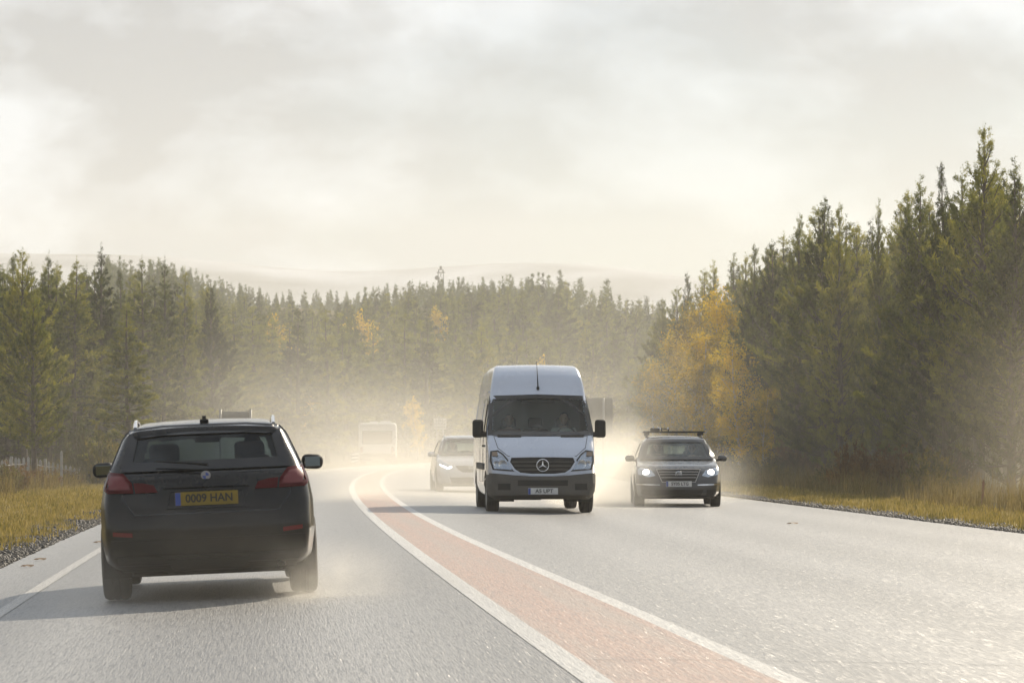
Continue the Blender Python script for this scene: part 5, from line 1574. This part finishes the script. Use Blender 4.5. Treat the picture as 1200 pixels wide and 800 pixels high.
# ------------------------------------------------------------------ fence, signs, mast
M_wood = pbr('weathered_wood', (0.30, 0.29, 0.27), 0.85, var=0.35, scale=5, bump=0.4, bscale=30)
M_signback = pbr('sign_back_metal', (0.22, 0.215, 0.20), 0.5, metal=0.3, var=0.12, scale=3)
M_post = pbr('galvanised_post', (0.30, 0.30, 0.29), 0.5, metal=0.5, var=0.15, scale=6)
M_signw = pbr('white_sign_face', (0.68, 0.68, 0.66), 0.45)
M_signk = pbr('black_sign_bar', (0.05, 0.05, 0.05), 0.5)

fr = empty('picket_fence', (px2x(36, 92), 92, 0))
tag(fr, 'pale grey timber picket fence behind the brown bushes on the left', 'fence')
xs_ = []
k = 0
for px in np.linspace(-22, 92, 24):
    d = 92 + (px + 20) * 0.14
    x = px2x(px, d); g0 = float(ground_h(x, d))
    top = px2z(float(np.interp(px, [-22, 0, 18, 35, 50, 70, 92], [542, 539, 536, 535, 539, 543, 549])) + random.uniform(-.8, .8), d)
    m = MB()
    w = 0.085 + random.uniform(-.012, .012)
    m.prism([(-w / 2, g0 - .1), (w / 2, g0 - .1), (w / 2, top - .05), (0, top + .01), (-w / 2, top - .05)], -.012, .012, 'xz')
    o = m.build('picket', M_wood, fr)
    o.location = (x - fr.location.x, d - 92, 0); o.rotation_euler = (0, random.uniform(-.03, .03), random.uniform(-.15, .15))
    xs_.append((x - fr.location.x, d - 92 + .03, g0, top)); k += 1
for fz in (.28, .78):
    MB().tube([(x, y, g + (t - g) * fz) for x, y, g, t in xs_], 0.016, 6).build('rail', M_wood, fr)
for i in (0, 7, 15, 23):
    x, y, g, t = xs_[i]
    MB().box((x, y + .06, (g + t) / 2), (.09, .09, t - g + .12), None, .01).build('fence_post', M_wood, fr)
stake = MB().prism([(-.04, -.1), (.04, -.1), (.04, 1.14), (0, 1.2), (-.04, 1.14)], -.02, .02, 'xz').build('timber_stake', M_wood)
stake.location = (px2x(72, 100), 100, float(ground_h(px2x(72, 100), 100)))
tag(stake, 'single tall timber stake just past the picket fence end', 'stake')

def sign(px0, px1, top, bot, d, name, label, posts, mat, thick=0.04, over=0.0, pmat=None):
    x0, x1 = px2x(px0, d), px2x(px1, d); z1, z0 = px2z(top, d), px2z(bot, d)
    cx = (x0 + x1) / 2; g0 = float(ground_h(cx, d)) - 0.2
    root = empty(name, (cx, d, 0))
    tag(root, label, 'road sign')
    w = x1 - x0
    p = MB().box((0, 0, (z0 + z1) / 2), (w, thick, z1 - z0), None, 0.015).build('panel', mat, root)
    m = MB()
    for t in (.2, .5, .8):
        m.box((0, -thick / 2 - .02, z0 + (z1 - z0) * t), (w * .96, .035, .05))
    m.build('stiffener', M_signback, p)
    for fx in posts:
        MB().tube([(fx * w / 2, -.09 - thick / 2, g0), (fx * w / 2, -.09 - thick / 2, z1 + over)], 0.05, 10).build('post', pmat or M_post, root, True)
    return root
sign(664, 718, 466, 508, 142, 'road_sign', 'large grey backed road sign standing behind the white van', (-.6, .6), M_signback)
sign(258.5, 294, 482, 505, 118, 'road_sign', 'low grey road sign with two posts beyond the black car roof', (-1.0, 1.0), M_signback, over=.08, pmat=M_signback)
sg = sign(508, 523, 490, 503, 255, 'road_sign', 'small pale road sign faint in the spray left of the van', (-.5, .5), M_signw)
# striped marker board left of the motorhome
d = 178.0; x = px2x(416, d); g0 = float(ground_h(x, d))
mk = empty('marker_board', (x, d, 0))
tag(mk, 'small white striped marker board at the roadside left of the motorhome', 'marker board')
MB().box((0, 0, px2z(536, d)), (.42, .03, .60)).build('panel', M_signk, mk)
for py in (532, 536, 540):
    MB().box((0, -.022, px2z(py, d)), (.40, .012, .10), Matrix.Rotation(R(-8), 3, 'Y')).build('stripe', M_signw, mk)
MB().tube([(0, .05, g0 - .1), (0, .05, px2z(530, d))], .03, 8).build('post', M_post, mk, True)
# thin verge marker posts
for px, d, h, lab in ((1151, 66, 0.60, 'thin red brown marker stake in the dry grass on the right'), ):
    x = px2x(px, d); g0 = float(ground_h(x, d))
    o = MB().prism([(-.025, 0), (.025, 0), (.025, h - .06), (0, h), (-.025, h - .06)], -.015, .015, 'xz').build('marker_stake', pbr('red_brown_stake', (.20, .09, .05), .7), None)
    o.location = (x, d, g0 - .05); o.rotation_euler = (0, .05, 0)
    tag(o, lab, 'stake')

# lattice mast on the skyline
def mast():
    d = 740.0; cx = px2x(516.5, d); top = px2z(313, d); arm = px2z(319.3, d); g0 = float(ground_h(cx, d)) - 2
    root = empty('lattice_mast', (cx, d, 0))
    tag(root, 'faint steel lattice mast rising above the far forest', 'mast')
    m = MB(); n = 11
    def hw(z): return 0.55 + 1.1 * (top - z) / (top - g0)
    zs = np.linspace(g0, top - .6, n)
    for sx, sy in ((-1, -1), (1, -1), (1, 1), (-1, 1)):
        m.tube([(sx * hw(z), sy * hw(z), z) for z in zs], .09, 5)
    for i in range(n - 1):
        a, b = zs[i], zs[i + 1]
        for (p, q) in (((-1, -1), (1, -1)), ((1, -1), (1, 1)), ((1, 1), (-1, 1)), ((-1, 1), (-1, -1))):
            m.tube([(p[0] * hw(a), p[1] * hw(a), a), (q[0] * hw(b), q[1] * hw(b), b)], .05, 4)
            m.tube([(q[0] * hw(a), q[1] * hw(a), a), (p[0] * hw(b), p[1] * hw(b), b)], .05, 4)
            m.tube([(p[0] * hw(b), p[1] * hw(b), b), (q[0] * hw(b), q[1] * hw(b), b)], .05, 4)
    M_st = pbr('mast_steel', (.10, .10, .10), .6, metal=.4)
    m.build('lattice', M_st, root)
    MB().box((0, 0, arm), (2.0, 1.6, .14)).build('platform', M_st, root)
    MB().box((0, 0, top - .1), (.55, .5, .75), None, .1).build('antenna', M_st, root)
    MB().lathe([(0.001, -.1), (.5, 0), (.55, .12)], 'y', (-.9, -.6, arm - 1.3), 14).build('dish', M_st, root, True)
mast()

# ------------------------------------------------------------------ leaves on the tarmac near the left edge
M_leaf = pbr('fallen_leaf', (.22, .15, .09), .6, trans=.2)
leaf_spots = [(32, 665, .05), (47, 657, .05), (116, 638, .05), (929, 614, .06), (596 + 300, 607, .04), (640, 640, .03)]
for i, (px, py, s) in enumerate(leaf_spots[:4]):
    u_ = 0
    dd = FPX * (CAMH + .11 if px < 500 else CAMH + 0.0) / (py - HZ)
    x = px2x(px, dd); u_ = float(lat(x, dd)); z = float(road_h(u_)) + .006
    m = MB()
    pts = [(s * 1.5 * math.cos(a) * (1 + .25 * math.sin(3 * a)), s * math.sin(a), .012 * math.sin(2 * a) + .014) for a in np.linspace(0, 2 * PI, 10)[:-1]]
    m.add(pts + [(p[0], p[1], p[2] + .002) for p in pts] + [(0, 0, .03)], [(j, (j + 1) % 9, 18) for j in range(9)])
    o = m.build('fallen_leaf', M_leaf); o.location = (x, dd, z)
    tag(o, ['fallen brown leaf on the tarmac nearest the left edge', 'fallen brown leaf just beyond another on the left tarmac', 'fallen brown leaf beside the left edge line and black car', 'fallen leaf lying at the right hand edge of the road'][i], 'leaf')

# ------------------------------------------------------------------ road spray
def spray(name, c, s, dens, label, yfall, zfall, xfall=None, scale=0.6, col=(1.0, 0.965, 0.89), aniso=0.6, thr=0.42, rot=0.0, front=0.0, step=1.0, power=1.0):
    """box of spray; density thins upward, toward the sides and along its length"""
    m, t, v = volume_mat(name + '_mat', 0, col, aniso)
    co = N(t, 'ShaderNodeTexCoord'); sp = N(t, 'ShaderNodeSeparateXYZ'); t.links.new(co.outputs['Generated'], sp.inputs['Vector'])
    n = N(t, 'ShaderNodeTexNoise'); n.inputs['Scale'].default_value = scale; n.inputs['Detail'].default_value = 3; n.inputs['Roughness'].default_value = 0.55
    t.links.new(co.outputs['Object'], n.inputs['Vector'])
    nr = N(t, 'ShaderNodeMapRange', interpolation_type='SMOOTHSTEP'); nr.inputs['From Min'].default_value = thr - .14; nr.inputs['From Max'].default_value = thr + .2
    t.links.new(n.outputs['Fac'], nr.inputs['Value'])
    def curve(out, pts):
        r = N(t, 'ShaderNodeValToRGB'); r.color_ramp.interpolation = 'EASE'
        while len(r.color_ramp.elements) < len(pts): r.color_ramp.elements.new(0.5)
        for i, (p, val) in enumerate(pts):
            e = r.color_ramp.elements[i]; e.position = p; e.color = (val, val, val, 1)
        t.links.new(out, r.inputs['Fac']); return r.outputs['Color']
    cur = nr.outputs['Result']
    for out, pts in ((sp.outputs['X'], xfall or [(0, 0), (.3, 1), (.7, 1), (1, 0)]), (sp.outputs['Y'], yfall), (sp.outputs['Z'], zfall)):
        mu = N(t, 'ShaderNodeMath', operation='MULTIPLY'); t.links.new(cur, mu.inputs[0]); t.links.new(curve(out, pts), mu.inputs[1]); cur = mu.outputs[0]
    mu = N(t, 'ShaderNodeMath', operation='MULTIPLY'); t.links.new(cur, mu.inputs[0]); mu.inputs[1].default_value = dens
    t.links.new(mu.outputs[0], v.inputs['Density'])
    m.cycles.volume_step_rate = step
    o = MB().box((0, 0, 0), s).build(name, m)
    o.location = c; o.rotation_euler = (0, 0, rot)
    tag(o, label, 'spray', kind='stuff')
    return o
Z1 = [(0, 1), (.25, .75), (.6, .22), (1, 0)]
# broad mist hanging over the wet road behind the oncoming traffic
spray('spray_mist', (2, 140, 5.0), (46, 130, 10.6), 0.0105, 'bright mist of spray hanging over the road beyond the vehicles', [(0, 0), (.15, .6), (.5, 1), (1, 0)], Z1, [(0, 0), (.28, 1), (.72, .8), (1, 0)], scale=0.10, thr=.40)
spray('spray_mist', (19.5, 84, 3.9), (24, 68, 8.6), 0.034, 'thin tan spray drifting low in front of the right hand wood', [(0, 0), (.3, 1), (.7, 1), (1, 0)], Z1, [(0, 0), (.4, 1), (.7, .8), (1, 0)], scale=0.09, thr=.38, col=(1.0, 0.93, 0.78))
spray('spray_cloud', (-1.9, 72, 1.2), (6.0, 24, 2.6), 0.12, 'dense white spray boiling on the road left of the van', [(0, 0), (.3, 1), (1, 0)], [(0, 1), (.3, .55), (.7, .12), (1, 0)], scale=0.45, thr=.40)
spray('spray_cloud', (-3.35, 25.3, 0.18), (1.2, 2.4, 0.6), 0.35, 'thin spray curling off the black car left rear tyre', [(0, 0), (.5, 1), (1, 0)], [(0, 1), (.4, .4), (1, 0)], [(0, 0), (.5, 1), (1, 0)], scale=3.0, thr=.42)
spray('spray_cloud', (3.6, 71, 0.6), (4.6, 9, 1.4), 0.18, 'low spray spreading behind the dark grey car', [(0, 0), (.3, 1), (1, 0)], [(0, 1), (.4, .5), (1, 0)], scale=1.0, thr=.40)
spray('spray_cloud', (1.9, 68, 0.9), (2.8, 18, 2.2), 0.5, 'white spray thrown up between the van and the grey car', [(0, 0), (.25, 1), (1, 0)], [(0, 1), (.35, .5), (1, 0)], scale=0.7, thr=.38)
spray('spray_cloud', (-8.5, 150, 2.2), (14, 60, 4.6), 0.012, 'pale spray around the motorhome on the bend', [(0, 0), (.3, 1), (1, .2)], Z1, scale=0.2, thr=.38)
spray('spray_cloud', (-2.7, 23.9, 0.42), (2.8, 3.4, 1.0), 0.06, 'brown spray trailing low behind the black car', [(0, 0), (.6, 1), (1, .6)], [(0, 1), (.4, .5), (1, 0)], scale=1.4, thr=.42)
spray('spray_cloud', (-1.45, 25.2, 0.22), (1.4, 2.4, 0.7), 1.5, 'white puff of spray at the black car right rear tyre', [(0, 0), (.5, 1), (1, 0)], [(0, 1), (.4, .4), (1, 0)], [(0, 0), (.4, 1), (1, 0)], scale=3.5, thr=.45)
